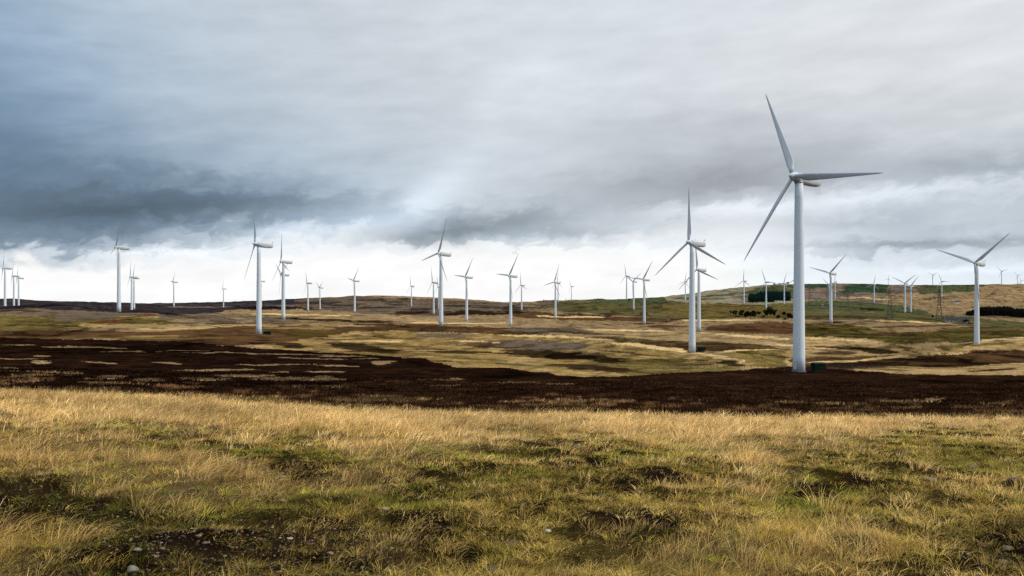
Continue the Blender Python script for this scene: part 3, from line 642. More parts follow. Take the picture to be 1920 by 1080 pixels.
tussock_blades('short_grass', T, RNG.uniform(0.04, 0.105, len(cx))[idx]*RNG.uniform(.5, 1.2, n), 1.5, RNG.uniform(0, .6, len(cx))[idx], np.maximum(0.0036, 0.00050*r)*RNG.uniform(.6, 1.4, n), cc[idx]*RNG.uniform(.55, 1.5, (n, 1)), GM)
tag(bpy.data.objects['short_grass'], 'short mossy green and yellow turf between the straw patches', 'grass', kind='stuff')
print('turf', n)
# thatch: fine broken litter under everything
X, Yw = scatter(330000, 4.9, 34)
px, row = prj(X, Yw); tl, br = cover(px, row); cl = fbm(X/0.35, Yw/0.35, 3, 95)
keep = (row > crest(px)+1) & (RNG.random(len(X)) < np.clip(0.7+1.6*cl, .06, 1)*(1-0.75*br)*np.clip(1.1+2.2*fbm(X/0.9+40, Yw/0.9, 3, 83)+tl, .1, 1))
X = X[keep]; Yw = Yw[keep]; tl = tl[keep]; br = br[keep]; r = np.hypot(X, Yw); n = len(X)
ct = mixc([(196,164,108), (160,132,84), (120,100,54), (84,66,40)], n, [.3, .3, .22, .18], .35); cg = mixc([(140,124,54), (96,94,40), (176,150,80), (84,64,36), (54,44,26)], n, [.3, .2, .2, .18, .12], .4)
wt = np.clip(tl*1.2+0.3*fbm(X/1.5, Yw/1.5, 3, 96), 0, 1)[:, None]
blades('grass_litter', X, Yw, RNG.uniform(0.015, 0.06, n)*(1+.6*tl), RNG.uniform(0.4, 3.0, n), np.maximum(0.0038, 0.00055*r)*RNG.uniform(.6, 1.5, n), ct*wt+cg*(1-wt), GM, 1.6)
tag(bpy.data.objects['grass_litter'], 'fine broken straw and moss litter at the foot of the grass', 'grass', kind='stuff')
# heather stems beyond the grass edge
X, Yw = scatter(330000, 24, 150)
px, row = prj(X, Yw)
pc = paint(px, row, X, Yw); lum = pc.mean(1)
keep = (row < crest(px)+2) & (RNG.random(len(X)) < 0.9)
X = X[keep]; Yw = Yw[keep]; pc = pc[keep]; r = np.hypot(X, Yw); n = len(X); lum = lum[keep]
h = RNG.uniform(0.10, 0.26, n)*np.where(lum > 0.08, 1.2, 1.0)
jit = np.where(RNG.random((n, 1)) < 0.10, 2.2, 1.0)*np.clip(1+1.3*fbm(X/1.4, Yw/1.8, 4, 91)+0.7*fbm(X/7, Yw/10, 3, 92), .35, 2.0)[:, None]
blades('heather', X, Yw, h, RNG.uniform(0.1, 0.8, n), 0.0011*r*RNG.uniform(.6, 1.5, n), pc*np.where(lum > 0.08, .5, 1.0)[:, None]*RNG.uniform(0.5, 1.5, (n, 1))*jit, GM, 1.2)
tag(bpy.data.objects['heather'], 'dark brown heather covering the slope beyond the grass edge', 'heather', kind='stuff')

# ------------------------------------------------------------------ gravel and stones
def rock(seed, sub=2, squash=0.6):
    import bmesh
    bm = bmesh.new(); bmesh.ops.create_icosphere(bm, subdivisions=sub, radius=1.0); rnd = random.Random(seed)
    planes = [(Vector((rnd.gauss(0, 1), rnd.gauss(0, 1), rnd.gauss(0, 1))).normalized(), rnd.uniform(0.55, 0.85)) for _ in range(11)]
    for v in bm.verts:
        for nrm, d in planes:
            q = v.co.dot(nrm)
            if q > d: v.co -= nrm*(q-d)*0.9
        v.co.z *= squash; v.co *= 1+rnd.uniform(-.02, .02)
    vs_ = np.array([v.co[:] for v in bm.verts]); fs = np.array([[v.index for v in f.verts] for f in bm.faces]); bm.free(); return vs_, fs
protos = [rock(k, 1, random.uniform(.4, .8)) for k in range(8)]
X, Yw = scatter(50000, 4.9, 20)
px, row = prj(X, Yw); tl, br = cover(px, row)
hl = fbm(X/0.9+40, Yw/0.9, 3, 83)
keep = RNG.random(len(X)) < (0.62*br+0.10*(1-tl)*np.clip(-hl*4-1.2, 0, 1)+0.002)
X = X[keep]; Yw = Yw[keep]; n = len(X); z = gz(X, Yw)
sz = np.exp(RNG.normal(math.log(0.010), 0.4, n)).clip(0.005, 0.026)
Vl = []; Fl = []; Cl = []; off = 0
rc = mixc([(104,90,74), (84,70,56), (64,54,44), (130,118,102), (96,68,48), (46,38,30)], n, [.2, .25, .2, .04, .11, .20], .3)
for i in range(n):
    v, f = protos[i % 8]; a = random.uniform(0, 6.28); c_, s_ = math.cos(a), math.sin(a)
    q = v*sz[i]*np.array([random.uniform(.7, 1.5), random.uniform(.6, 1.1), 1])
    q = np.stack([q[:, 0]*c_-q[:, 1]*s_+X[i], q[:, 0]*s_+q[:, 1]*c_+Yw[i], q[:, 2]+z[i]+sz[i]*0.15], -1)
    Vl.append(q); Fl.append(f+off); off += len(v); Cl.append(np.tile(rc[i], (len(v), 1)))
Vl = np.vstack(Vl); Fl = np.vstack(Fl)
rockm = mat('stone', (0.3, 0.27, 0.23), 0.95, 0.25, 60, attr=True, spec=0.05, bump=0.004, bscale=120)
gv = np_mesh('gravel', Vl, Fl.ravel(), np.arange(len(Fl))*3, np.full(len(Fl), 3), rockm, np.vstack(Cl))
tag(gv, 'small brown and grey pebbles lying on bare soil', 'gravel', kind='stuff'); print('gravel', n)
ST = [ # photo column, row, width in photo px, colour, label
 (249, 1070, 25, (150,152,150), 'rounded pale grey stone, largest one in the bare soil at bottom left'),
 (257, 1032, 19, (142,142,138), 'pale grey stone just above the largest stone at bottom left'),
 (198, 1012, 12, (128,124,112), 'greyish stone farthest left in the bare gravel patch'),
 (293, 1045, 14, (150,138,124), 'pale stone right of the largest stones at bottom left'),
 (373, 1006, 12, (150,140,122), 'tan stone in the upper middle of the gravel patch'),
 (487, 1012, 12, (130,92,66), 'reddish brown stone in the right part of the gravel patch'),
 (543, 1011, 12, (186,180,168), 'light stone at the right end of the gravel patch'),
 (329, 1070, 14, (140,104,84), 'reddish stone at the bottom edge right of the largest stone'),
 (578, 836, 11, (206,200,190), 'small white stone alone in the straw grass left of centre'),
 (527, 897, 17, (150,138,120), 'greyish stone above the gravel in a small bare hollow'),
 (528, 941, 18, (142,130,112), 'flat stone half sunk in turf above the gravel patch'),
 (721, 956, 16, (168,158,138), 'flat pale stone left of centre in green turf'),
 (960, 1022, 30, (112,98,82), 'wide flat brown slab near the bottom centre'),
 (1028, 998, 13, (206,214,210), 'small bright white stone near the bottom centre'),
 (1128, 932, 20, (138,126,104), 'angular tan stone in the middle of the turf'),
 (1194, 926, 17, (130,118,98), 'rounded tan stone beside a dry grass tuft right of centre'),
 (922, 1073, 32, (92,92,90), 'dark grey slab at the bottom edge centre'),
 (1083, 839, 20, (132,128,118), 'thin flat stone under the dark tuft right of centre'),
 (1325, 964, 16, (140,124,104), 'tan stone in the dark hollow right of centre'),
 (1744, 906, 36, (150,140,120), 'largest pale boulder at the right, sunk in a dark hollow'),
 (1901, 902, 22, (112,102,98), 'grey brown stone at the right edge beside the boulder'),
 (1610, 845, 20, (120,116,108), 'flat grey stone just below the straw band at right'),
 (1519, 949, 14, (150,146,134), 'pale stone below the middle of the right turf'),
 (1823, 877, 18, (128,116,106), 'grey stone far right below the straw band'),
 (1890, 1030, 22, (158,146,128), 'pale stone low at the right among bare soil'),
 (1880, 1056, 22, (138,120,108), 'brownish stone at the bottom right corner'),
 (1840, 1024, 16, (120,94,76), 'reddish brown stone left of the pale one at bottom right'),
 (620, 1040, 15, (150,132,108), 'tan stone at the lower right end of the gravel'),
]
for i, (x, yy, wpx, c, lb) in enumerate(ST):
    Y = seen_depth(x, yy, 4.9, 40); p = at(x, Y); s = wpx/F*Y/2
    v, f = rock(100+i, 3, random.uniform(.45, .7)); v = v*np.array([s*1.15, s*0.8, s*0.95])
    m = mat('stone_surface', lin(c)*np.array([.50,.44,.37]), 0.95, 0.22, 2.2/s*0.4, spec=0.05, bump=s*0.05, bscale=4/s)
    o = new_mesh('stone', v, [tuple(q) for q in f.tolist()], m, smooth=False); o.location = p+Vector((0, 0, s*0.18)); o.rotation_euler = (0, 0, random.uniform(-.5, .5))
    tag(o, lb, 'stone', 'stones lying in the turf')
# dead stalks
def stalks(x, row_, n, h, c, lb, sp=0.12):
    Y = seen_depth(x, row_, 4.9, 60); p = at(x, Y); V = []; Fc = []
    rnd = random.Random(int(x))
    for k in range(n):
        bx, by = rnd.gauss(0, sp), rnd.gauss(0, sp); hh = h*rnd.uniform(.55, 1.05); lx, ly = rnd.gauss(0.10, 0.10), rnd.gauss(0, .1); w = 0.0022*max(1, Y/9)
        b0 = len(V)
        for (tt) in (0, .5, 1):
            for q in range(3):
                an = q*2.094; ww = w*(1-.7*tt)
                V.append((bx+lx*hh*tt*tt*2+ww*math.cos(an), by+ly*hh*tt*tt*2+ww*math.sin(an), hh*tt-.02))
        for s_ in (0, 3):
            for q in range(3): Fc.append((b0+s_+q, b0+s_+(q+1) % 3, b0+s_+3+(q+1) % 3, b0+s_+3+q))
    o = new_mesh('dead_stalk_tuft', V, Fc, mat('dead_stalk', lin(c), .9, .2, 8)); o.location = p; tag(o, lb, 'plant', 'tufts of dark dead stalks')
stalks(28, 1079, 9, 0.26, (48,32,20), 'dark dead stalks standing at the bottom left corner', 0.06)
stalks(967, 840, 12, 0.5, (44,34,22), 'dark dead stalks just above the middle of the turf', 0.12)
stalks(200, 770, 6, 0.36, (62,48,28), 'thin dead stalks in the straw at far left, right hand tuft')
stalks(50, 782, 5, 0.4, (62,48,28), 'thin dead stalks in the straw nearest the left edge')
stalks(1408, 912, 14, 0.22, (60,58,30), 'dark green rush tuft in the turf right of centre', 0.06)

# ------------------------------------------------------------------ wind turbines
paint_m = mat('turbine_paint', (0.45, 0.495, 0.53), 0.75, 0.035, 0.25, spec=0.2)
blade_m = mat('blade_paint', (0.36, 0.39, 0.42), 0.5, 0.03, 0.3, spec=0.5)
nac_m = mat('nacelle_paint', (0.33, 0.36, 0.37), 0.5, 0.05, 0.6, spec=0.5)
dark_m = mat('dark_metal', (0.06, 0.065, 0.07), 0.5, 0.1, 3)
conc_m = mat('concrete', (0.10, 0.09, 0.08), 0.9, 0.15, 3, bump=0.01)
def lathe(prof, seg=32, axis='z'):
    V = []; Fc = []
    for r_, z_ in prof:
        for k in range(seg):
            a = 2*math.pi*k/seg; V.append((r_*math.cos(a), r_*math.sin(a), z_) if axis == 'z' else (z_, r_*math.cos(a), r_*math.sin(a)))
    for i in range(len(prof)-1):
        for k in range(seg):
            k2 = (k+1) % seg; q = (i*seg+k, i*seg+k2, (i+1)*seg+k2, (i+1)*seg+k); Fc.append(q if axis == 'z' else q[::-1])
    Fc.append(tuple(range(seg))[::-1] if axis == 'z' else tuple(range(seg))); Fc.append(tuple(range((len(prof)-1)*seg, len(prof)*seg)) if axis == 'z' else tuple(range((len(prof)-1)*seg, len(prof)*seg))[::-1])
    return V, Fc
def box(cx, cy, cz, sx, sy, sz_):
    V = [(cx+a*sx/2, cy+b_*sy/2, cz+c_*sz_/2) for a in (-1, 1) for b_ in (-1, 1) for c_ in (-1, 1)]
    return V, [(0, 1, 3, 2), (4, 6, 7, 5), (0, 4, 5, 1), (2, 3, 7, 6), (0, 2, 6, 4), (1, 5, 7, 3)]
def join(parts):
    V = []; Fc = []
    for v, f in parts:
        o = len(V); V += [tuple(p) for p in v]; Fc += [tuple(i+o for i in q) for q in f]
    return V, Fc
def bar(a, b_, w):
    a = Vector(a); b_ = Vector(b_); d = (b_-a).normalized(); u = d.cross(Vector((0.13, 0.27, 1))).normalized(); v = d.cross(u)
    V = [tuple(p+u*w/2*s1+v*w/2*s2) for p in (a, b_) for s1, s2 in ((-1, -1), (1, -1), (1, 1), (-1, 1))]
    return V, [(0, 1, 2, 3)[::-1], (4, 5, 6, 7), (0, 1, 5, 4), (1, 2, 6, 5), (2, 3, 7, 6), (3, 0, 4, 7)]
def loft(rings, closed_ends=True):
    n = len(rings[0]); V = [p for r_ in rings for p in r_]; Fc = []
    for i in range(len(rings)-1):
        for k in range(n): Fc.append((i*n+k, i*n+(k+1) % n, (i+1)*n+(k+1) % n, (i+1)*n+k))
    Fc.append(tuple(range(n))[::-1]); Fc.append(tuple(range((len(rings)-1)*n, len(rings)*n))); return V, Fc
# local frame of the machine: -Y points into the wind, X to its side, rotor turns round Y
TH = HUB-1.0
def tower_mesh():
    V, Fc = lathe([(1.42-(0.50*(z_/TH)), z_) for z_ in [TH*k/12 for k in range(13)]], 40)
    parts = [(V, Fc)]
    return join(parts)
def flange_mesh(z_):
    r_ = 1.42-0.5*z_/TH; return lathe([(r_-.02, z_), (r_+.015, z_+.005), (r_+.015, z_+.075), (r_-.02, z_+.08)], 40)
def nacelle_mesh():
    rings = []
    for (y_, w_, ht, zc) in [(-1.2, .55, .55, 0), (-1.15, .85, .85, 0), (-.4, .95, .98, -.02), (1.5, 1.0, 1.06, -.05), (4.2, .98, 1.04, -.05), (6.2, .88, .95, -.02), (6.9, .70, .80, 0.02), (7.1, .35, .45, .05)]:
        ring = []
        for k in range(24):
            a = 2*math.pi*k/24; c_, s_ = math.cos(a), math.sin(a); e = 0.62
            ring.append((1.1*w_*math.copysign(abs(c_)**e, c_), y_, zc-.08+1.2*ht*math.copysign(abs(s_)**e, s_)))
        rings.append(ring)
    return loft(rings[::-1])
def spinner_mesh():
    pr = [(1.02, 0.0)]
    for k in range(1, 10):
        tt = k/9; pr.append((1.02*(1-tt**1.6)**0.75+0.02, 1.0*min(tt*1.4, 1)*0+2.0*tt))
    V, Fc = lathe([(0.9, -0.5), (1.02, -0.35)]+pr, 28)
    return [(x_, -1.35-z_, y_) for x_, y_, z_ in V], Fc
def blade_mesh(Lb=23.5):
    rings = []
    for k in range(19):
        s = k/18; r_ = 0.75+(Lb-0.75)*s
        if s < 0.14: q = s/0.14; ch = 0.9+(1.75-0.9)*(q*q*(3-2*q)); th = 0.9*(1-q)+0.42*q
        else: q = (s-0.14)/0.86; ch = 1.75*(1-q)**0.95+0.22*q; th = 0.42*(1-q)+0.05
        if k == 18: ch = 0.10; th = 0.02
        tw = R(24*(1-s)**2+6)
        ring = []
        for j in range(14):
            a = 2*math.pi*j/14; u = math.cos(a)*ch/2+ch*0.18*min(1, s/0.14); v = math.sin(a)*th/2*(1 if s < .1 else (0.35+0.65*(0.5-0.5*math.cos(a))))
            ring.append((u*math.cos(tw)-v*math.sin(tw), u*math.sin(tw)+v*math.cos(tw)-0.012*r_*0, r_))
        rings.append(ring)
    return loft(rings)
def make_turbine():
    root = empty('wind_turbine', (0, 0, 0), None, 'wind turbine', 'white three bladed wind turbines standing across the moor')
    V, Fc = tower_mesh(); tw = new_mesh('tower', V, Fc, paint_m, root, smooth=True)
    V, Fc = lathe([(1.85, -0.45), (1.85, 0.06), (1.75, 0.1)], 40)
    new_mesh('foundation', V, Fc, conc_m, root); [new_mesh('flange', *flange_mesh(TH*q_), paint_m, tw) for q_ in (.33, .67)]
    V, Fc = join([box(0, -1.42, 1.75, 0.9, 0.14, 2.1), box(0.0, -1.505, 1.75, 0.72, 0.03, 1.9), box(0.28, -1.53, 1.7, 0.05, 0.05, 0.2)])
    dr = new_mesh('door', V, Fc, nac_m, tw)
    head = Matrix.Translation((0, 0, HUB)) @ Matrix.Rotation(R(-5), 4, 'X')
    def hp(name, VF, m, sm=True, parent=root):
        V, Fc = VF; o = new_mesh(name, [head @ Vector(p) for p in V], Fc, m, parent, smooth=sm); return o
    na = hp('nacelle', nacelle_mesh(), nac_m)
    hp('weather_mast', join([bar((0.3, 6.4, 0.8), (0.3, 6.9, 1.9), .07), bar((-0.3, 6.4, 0.8), (-0.3, 6.9, 1.8), .07), bar((-0.3, 6.8, 1.6), (0.3, 6.8, 1.6), .05), box(0.3, 6.95, 1.95, .16, .3, .12), box(-0.3, 6.95, 1.85, .2, .2, .1)]), dark_m, False, na)
    hp('yaw_collar', lathe([(0.96, -1.35), (0.96, -0.9)], 28), nac_m, True, na)
    return root, head
TURB, HEAD = make_turbine()
sp_v, sp_f = spinner_mesh(); bl_v, bl_f = blade_mesh()
SPM = new_mesh('spinner', [HEAD @ Vector(p) for p in sp_v], sp_f, paint_m, TURB, smooth=True)
BLM = bpy.data.meshes.new('blade'); BLM.from_pydata(bl_v, [], bl_f); BLM.materials.append(blade_m); BLM.polygons.foreach_set('use_smooth', [True]*len(BLM.polygons))
def copy_tree(o, parent=None):
    c = o.copy(); COL.objects.link(c); c.parent = parent
    for ch in list(o.children): copy_tree(ch, c)
    return c
YAW = math.atan2(-0.845, 0.534)+0.0   # turn -Y to the upwind direction (-0.845, -0.534)
YAW = -math.atan2(0.845, 0.534)
def place_turbine(first, X, Yw, z, phase, label):
    o = TURB if first else copy_tree(TURB)
    o.location = (X, Yw, z); o.rotation_euler = (0, 0, YAW); o['label'] = label
    return o
turbs = []
protoc = copy_tree(TURB) if False else None
allT = [(x, HUB*F/(yb-yh), ph, lb) for (x, yb, yh, ph, lb) in TB]+[(x, Y, ph, lb) for (x, Y, yh, ph, lb) in TBH]
for i, (x, Y, ph, lb) in enumerate(allT):
    X, Yw = pos(x, Y); z = float(gz(X, Yw)[0])
    o = place_turbine(i == 0, X, Yw, z, ph, lb); turbs.append((o, ph))
    yb_ = HZ+F*(EYE-z)/Y
    if i < len(TB) and abs(yb_-TB[i][1]) > 1.5: print('foot off', x, round(yb_, 1), TB[i][1])
for o, ph in turbs:
    for k in range(3):
        bl = bpy.data.objects.new('blade', BLM); COL.objects.link(bl); bl.parent = o
        # seen from upwind (looking along +Y) clockwise = rotation about +Y ; cone angle 0
        bl.matrix_local = HEAD @ Matrix.Translation((0, -2.0, 0)) @ Matrix.Rotation(R(ph+120*k), 4, 'Y')

# ------------------------------------------------------------------ kiosks by the turbines
kg = mat('kiosk_green', (0.006, 0.011, 0.008), 0.9, 0.15, 2, spec=0.02); kr = mat('kiosk_roof', (0.016, 0.030, 0.021), 0.9, 0.15, 2, spec=0.03)
def kiosk(x, Y, w, d, h, lb, rz=0.15):
    p = at(x, Y); o = empty('transformer_kiosk', p, lb, 'kiosk', 'small dark kiosks beside turbines', rz)
    new_mesh('housing', *box(0, 0, h/2-.1, w, d, h), kg, o)
    V = [(-w/2-.1, -d/2-.1, h-.1), (w/2+.1, -d/2-.1, h-.1), (w/2+.1, d/2+.1, h-.1), (-w/2-.1, d/2+.1, h-.1), (-w/2-.1, -d/2-.1, h-.02), (w/2+.1, -d/2-.1, h-.02), (w/2+.1, d/2+.1, h-.02), (-w/2-.1, d/2+.1, h-.02), (-w/2+.3, 0, h+.22), (w/2-.3, 0, h+.22)]
    new_mesh('roof', V, [(0, 3, 2, 1), (0, 1, 5, 4), (1, 2, 6, 5), (2, 3, 7, 6), (3, 0, 4, 7), (4, 5, 9, 8), (6, 7, 8, 9), (5, 6, 9), (7, 4, 8)], kr, o)
    for s in (-1, 1):
        dd = new_mesh('door', *box(s*w*.22, -d/2-.012, h*.45, w*.38, .03, h*.78), kg, o)
        new_mesh('handle', *box(s*w*.07, -d/2-.045, h*.45, .04, .04, .22), dark_m, dd)
kiosk(1534, 214, 2.75, 2.2, 1.85, 'green transformer kiosk right of the largest turbine foot')
kiosk(1315.5, 366, 2.7, 2.0, 1.6, 'small dark kiosk right of the second nearest turbine foot')
kiosk(501, 448, 3.6, 2.2, 1.7, 'dark kiosk right of the largest left half turbine foot')
kiosk(670.5, 1215, 3.0, 2.2, 2.2, 'tiny dark kiosk at the foot of the turbine below the brown hill')
kiosk(1180, 1650, 4.0, 2.5, 2.2, 'tiny dark kiosk at the foot of the skyline turbine on green slope')

# ------------------------------------------------------------------ wire fence
wood = mat('post_wood', (0.05, 0.042, 0.032), 0.9, 0.2, 4)
fr = empty('wire_fence', at(1400, 219), 'low post and wire fence on the heather crest behind the largest turbine', 'fence'); fl = fr.location
pts = []
for k in range(35):
    x = 1232+k*12.6; q = at(x, 216+1.6*math.sin(k*.2)); pts.append(q-fl)
for k, q in enumerate(pts):
    new_mesh('post', *box(q.x, q.y, q.z+.42, .09, .09, 1.35+0.1*math.sin(k*3.1)), wood, fr)
for zz in (0.35, 0.7, 1.05):
    new_mesh('wire', *join([bar(pts[k]+Vector((0, -.07, zz)), pts[k+1]+Vector((0, -.07, zz)), .014) for k in range(len(pts)-1)]), dark_m, fr)

# ------------------------------------------------------------------ trees
leaf_d = mat('dark_foliage', (0.016, 0.016, 0.010), 1.0, 0.5, 0.8, attr=True, spec=0.0); bark = mat('bark', (0.05, 0.04, 0.03), 0.9, 0.2, 2)
def crown_mesh(rad_, zc, hh, n, seed, leaf=0.5, tint=(0.02, 0.022, 0.012)):
    rg = np.random.default_rng(seed); V = []; C = []
    lob = [(rg.normal(0, rad_*.45), rg.normal(0, rad_*.45), zc+rg.uniform(-.35, .45)*hh, rg.uniform(.3, .6)) for _ in range(7)]
    for k in range(n):
        lx_, ly_, lz_, lr = lob[rg.integers(len(lob))]; d = rg.normal(0, 1, 3); d /= np.linalg.norm(d); rr_ = rg.uniform(.5, 1)**.5*lr
        c_ = np.array([lx_, ly_, lz_])+d*np.array([rad_, rad_, hh*.6])*rr_
        a, b_ = rg.normal(0, 1, 3), rg.normal(0, 1, 3); a *= leaf/np.linalg.norm(a); b_ *= leaf*.7/np.linalg.norm(b_)
        V += [c_-a, c_+b_, c_+a, c_-b_]; C += [np.array(tint)*rg.uniform(.5, 1.6)]*4
    V = np.array(V); nf = len(V)//4
    return V, nf, np.array(C)
def tree(name, x, Y, hpx, wpx, lb, group, tint=(0.014, 0.012, 0.007), bush=False, z=None):
    p = at(x, Y); h = hpx*Y/F*1.12; w = wpx*Y/F/2*1.35
    o = empty(name, p, lb, 'bush' if bush else 'tree', group)
    zb = h*(.45 if bush else .62)
    pr = [(max(.12, h*.03), -.3), (max(.1, h*.022), h*.3), (max(.06, h*.012), h*.75)]
    parts = [lathe(pr, 8)]
    rnd = random.Random(int(x*10))
    for k in range(5):
        a = rnd.uniform(0, 6.28); z0 = h*rnd.uniform(.25 if not bush else .1, .6); parts.append(bar((0, 0, z0), (math.cos(a)*w*.7, math.sin(a)*w*.7, z0+h*.2), max(.08, h*.012)))
    new_mesh('trunk', *join(parts), bark, o)
    V, nf, C = crown_mesh(w*.72, zb*.95, h*(.55 if bush else .52), 1100, int(x*7), leaf=h*.06, tint=tint)
    c = np_mesh('crown', V, np.arange(len(V)), np.arange(nf)*4, np.full(nf, 4), leaf_d, C); c.parent = o
    return o
TR = [(1370.5, 590, 7, 3.4, 'tiny round tree at the left end of the black clump', 0), (1375.5, 592, 9, 4, 'second small tree from the left end of the black clump', 0), (1380, 594.5, 12, 6, 'small bare stemmed tree third from the left of the black clump', 0),
      (1384, 595.5, 4, 12, 'low dark scrub under the small trees at the clump left end', 1), (1391.5, 597, 15, 10, 'left tree of the widest black crown group', 0), (1399, 599, 16, 13, 'second tree of the widest black crown group', 0),
      (1407, 599, 16, 13, 'third tree of the widest black crown group', 0), (1414.5, 597, 16.5, 10, 'tallest tree at the right of the widest black crown group', 0), (1423.5, 593, 10, 8, 'small tree hanging out right of the widest group', 0),
      (1430.5, 596.5, 6, 7, 'small round bush between the two larger tree groups', 1), (1439, 596.5, 15, 11, 'left tree of the highest black group below the turbine', 0), (1444.5, 596, 19, 13, 'highest tree of the black clump, below the turbine', 0), (1451.5, 595, 14, 10, 'right tree of the highest black group', 0),
      (1458.5, 598.5, 9, 8, 'round bush right of the highest tree group', 1), (1469.5, 594, 10, 8, 'small tree left of the last tree group by the largest tower', 0), (1478, 600, 14, 10, 'wide tree of the last group beside the largest tower', 0), (1484, 601, 11, 8, 'last tree touching the left edge of the largest tower', 0), (1471, 600.5, 4.5, 8, 'low bush under the last tree group', 1)]
for (x, rb, hh, ww, lb, bu) in TR:
    tree('bush' if bu else 'windblown_tree', x, seen_depth(x, rb, 700, 1400), hh, ww, lb, 'black trees clumped left of the largest tower', bush=bool(bu))
tree('windblown_tree', 1748, seen_depth(1748, 597, 700), 7, 5, 'small round tree alone in the green field left of a pylon', None)
tree('windblown_tree', 1811, seen_depth(1811, 607, 700), 8, 11, 'dark bushy tree behind the right hand farmhouse', None)
tree('bush', 1820, seen_depth(1820, 608, 700), 4, 12, 'low dark hedge bush right of the right hand farmhouse', None, bush=True)
for x, w_, lb in ((1452, 6, 'left tree of the small copse on the skyline'), (1460, 8, 'middle tree of the small copse on the skyline'), (1468, 8, 'right middle tree of the small copse on the skyline'), (1477, 9, 'tallest rounded tree at the right of the skyline copse')):
    tree('copse_tree', x, 2860, 3.6 if x < 1476 else 5.5, w_, lb, 'trees of the skyline copse', tint=(.03, .035, .025), bush=True)
def wood_mass(name, pts_, hm, lb, seed, tint):
    rg = np.random.default_rng(seed); V = []; Fc = []; C = []
    for (x, Y, hs) in pts_:
        p = at(x, Y); h = hm*hs*rg.uniform(.8, 1.15); r_ = h*rg.uniform(.22, .32); tc_ = np.array(tint)*rg.uniform(.6, 1.5)
        for lev in range(4):
            z0 = h*(.08+.21*lev); z1 = min(h, z0+h*.42); rr_ = r_*(1-.21*lev); b0 = len(V)
            for k in range(7):
                a = k*.8976+rg.uniform(-.2, .2); q = rr_*rg.uniform(.8, 1.2); V.append((p.x+q*math.cos(a), p.y+q*math.sin(a), p.z+z0+rg.uniform(-.1, .1)*h*.2)); C.append(tc_)
            V.append((p.x, p.y, p.z+z1)); C.append(tc_)
            for k in range(7): Fc.append((b0+k, b0+(k+1) % 7, b0+7))
    V = np.array(V); Fc = np.array(Fc)
    o = np_mesh(name, V, Fc.ravel(), np.arange(len(Fc))*3, np.full(len(Fc), 3), leaf_d, np.array(C)); tag(o, lb, 'wood', kind='stuff')
ptsA = []
for k in range(1500):
    x = random.uniform(1405, 1481); u = random.random(); rb = random.uniform(554.5 if x > 1420 else 560, 566.5 if x < 1450 else 563.5)
    ptsA.append((x, rb))
cache = {}
def sd_(x, rb):
    k = (round(x/4), round(rb*2)); 
    if k not in cache: cache[k] = seen_depth(k[0]*4, k[1]/2, 900, 3000)
    return cache[k]
wood_mass('plantation', [(x, sd_(x, rb)*random.uniform(.995, 1.005), 1) for x, rb in ptsA], 11.5, 'dark blue green conifer plantation on the pale green hill', 3, (0.003, 0.009, 0.008))
ptsB = []
for k in range(2600):
    x = random.uniform(1812, 2040); b0 = np.interp(x, [1812, 1880, 1890, 1900, 2040], [591, 592, 592.5, 595, 598]); t0 = np.interp(x, [1812, 1890, 1894, 1900, 2040], [589, 583, 585, 590, 591]); ptsB.append((x, random.uniform(t0, b0)))
wood_mass('plantation', [(x, sd_(x, rb)*random.uniform(.995, 1.005), float(np.interp(x, [1812, 1840], [.4, 1]))) for x, rb in ptsB], 11.0, 'black conifer wood on the brown hillside at the right edge', 4, (0.004, 0.004, 0.003))

# ------------------------------------------------------------------ farmhouses
wall_w = mat('harled_wall', (0.42, 0.40, 0.36), 0.9, 0.1, .5); wall_s = mat('stone_wall', (0.16, 0.14, 0.12), 0.9, 0.2, .5); slate = mat('slate_roof', (0.03, 0.03, 0.035), 0.9, 0.15, .5, spec=0.05); glass = mat('window_glass', (0.02, 0.025, 0.03), 0.15, 0.1, 1)
def house(x, rb, L_, D_, hw, wm, lb, rz=0.2, Y=None):
    Y = Y or seen_depth(x, rb, 700); o = empty('farmhouse', at(x, Y), lb, 'house', 'farm buildings on the far hillside', rz)
    new_mesh('wall', [(-L_/2, -D_/2, -1), (L_/2, -D_/2, -1), (L_/2, D_/2, -1), (-L_/2, D_/2, -1), (-L_/2, -D_/2, hw), (L_/2, -D_/2, hw), (L_/2, D_/2, hw), (-L_/2, D_/2, hw), (-L_/2, 0, hw+D_*.42), (L_/2, 0, hw+D_*.42)],
             [(0, 1, 5, 4), (1, 2, 6, 9, 5), (2, 3, 7, 6), (3, 0, 4, 8, 7)], wm, o)
    e = .3; rh = hw+D_*.42+.15; rf = new_mesh('roof', [(-L_/2-e, -D_/2-e, hw-.1), (L_/2+e, -D_/2-e, hw-.1), (L_/2+e, 0, rh), (-L_/2-e, 0, rh), (L_/2+e, D_/2+e, hw-.1), (-L_/2-e, D_/2+e, hw-.1), (-L_/2-e, -D_/2-e, hw+.1), (L_/2+e, -D_/2-e, hw+.1), (L_/2+e, 0, rh+.2), (-L_/2-e, 0, rh+.2), (L_/2+e, D_/2+e, hw+.1), (-L_/2-e, D_/2+e, hw+.1)],
             [(0, 3, 2, 1), (3, 5, 4, 2), (6, 7, 8, 9), (9, 8, 10, 11), (0, 1, 7, 6), (4, 5, 11, 10), (1, 2, 8, 7), (2, 4, 10, 8), (3, 0, 6, 9), (5, 3, 9, 11)], slate, o)
    for s in (-1, 1): new_mesh('chimney', *box(s*(L_/2-.5), 0, rh+.6, .8, .8, 1.6), wm, rf)
    for k in range(3): new_mesh('window', *box((k-1)*L_*.3, -D_/2-.03, hw*.55, 1.1, .1, 1.3), glass, o)
house(1780, 605, 13, 7, 3.0, wall_s, 'left hand dark stone farmhouse right of the rightmost pylon')
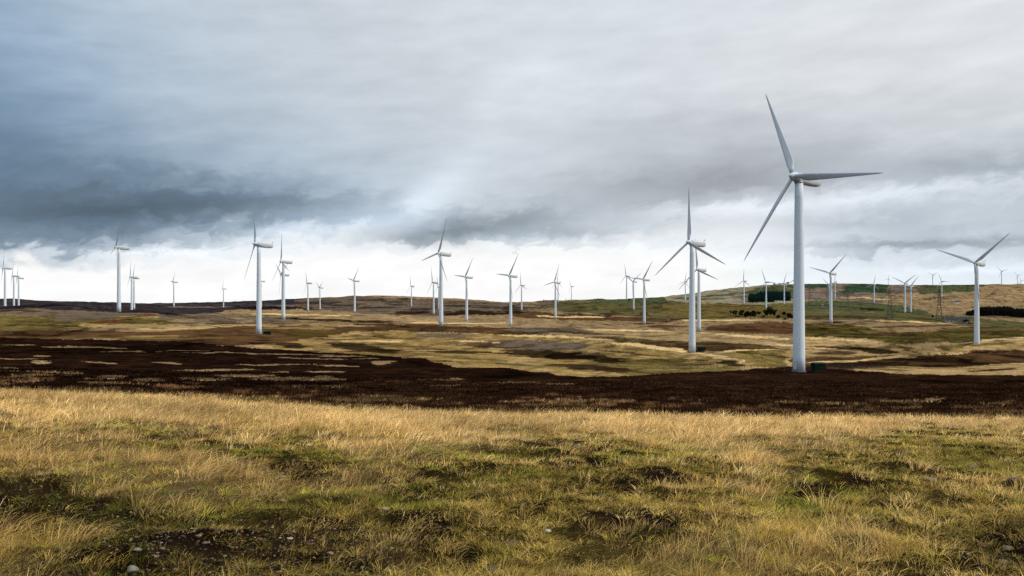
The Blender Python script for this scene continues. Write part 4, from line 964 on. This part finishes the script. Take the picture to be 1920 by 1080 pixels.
house(1806, 606.5, 11, 7, 3.2, wall_s, 'right hand dark stone farmhouse half hidden by a tree')
house(1793.5, 569, 11, 7, 3.2, wall_w, 'white cottage high on the brown hillside left of the wood')
house(1446.5, 578, 4, 3, 1.8, wall_s, 'tiny pale shed above the highest black tree', Y=seen_depth(1446.5, 578, 900))
house(1542.5, 574.5, 4, 3, 1.8, wall_w, 'tiny white shed in the green field left of a hidden turbine', Y=seen_depth(1542.5, 574.5, 900))

# ------------------------------------------------------------------ pylons
pyl = mat('pylon_steel', (0.05, 0.045, 0.042), 0.8, 0.1, 1, spec=0.1)
def pylon_parts():
    Hh = 36.0; ws = [(0, 3.3), (8, 2.5), (16, 1.7), (22, 1.2), (27, 1.1), (32, .9), (36, .15)]; P = []
    cs = lambda z_, w_: [Vector((a*w_, b_*w_, z_)) for a, b_ in ((-1, -1), (1, -1), (1, 1), (-1, 1))]
    for (z0, w0), (z1, w1) in zip(ws[:-1], ws[1:]):
        a = cs(z0, w0); b_ = cs(z1, w1)
        for k in range(4):
            P += [bar(a[k], b_[k], .26), bar(a[k], b_[(k+1) % 4], .13), bar(a[(k+1) % 4], b_[k], .13), bar(b_[k], b_[(k+1) % 4], .15)]
    A_ = []
    for z_, l_ in ((21.5, 4.6), (26.5, 5.6), (31.5, 4.2)):
        for s in (-1, 1):
            A_ += [bar((0, -.9, z_), (s*l_, 0, z_+.3), .26), bar((0, .9, z_), (s*l_, 0, z_+.3), .26), bar((0, 0, z_+2), (s*l_, 0, z_+.3), .22), bar((s*l_, 0, z_+.3), (s*l_, 0, z_-1.8), .22)]
    return join(P), join(A_)
PB, PA = pylon_parts(); first = None
for (x, rb, Y, lb) in [(1761, 605, None, 'nearest pylon, rightmost, beside the farmhouse'), (1668.5, 600, None, 'second pylon from the right, before the twin turbines'), (1589.5, 584, None, 'third pylon from the right at the green field edge'),
                       (1551, 573, None, 'pylon close to the left side of the turbine right of the largest one'), (1518, 573, None, 'pylon nearest the right side of the largest tower'),
                       (1019, 0, 4700, 'faint pylon on the skyline between two small turbines in the centre'), (1060.5, 0, 4600, 'faint pylon just left of the tiny skyline turbine'), (1113, 0, 4500, 'faint skyline pylon alone above the green slope'), (1160, 0, 4500, 'faint skyline pylon just left of the skyline turbine')]:
    Y = Y or seen_depth(x, rb, 900); X, Yw = pos(x, Y)
    if first is None:
        first = o = empty('pylon', (0, 0, 0), None, 'pylon', 'lattice power pylons in the distance'); new_mesh('lattice_mast', *PB, pyl, o); new_mesh('crossarm', *PA, pyl, o)
    else: o = copy_tree(first)
    z = float(gz(X, Yw)[0])
    if Y > 4400: z = max(z, EYE-(573-HZ)*Y/F)-0.5
    o.location = (X, Yw, z); o.rotation_euler = (0, 0, -0.35); o['label'] = lb
    print('pylon', x, round(Y), round(36*F/Y, 1))
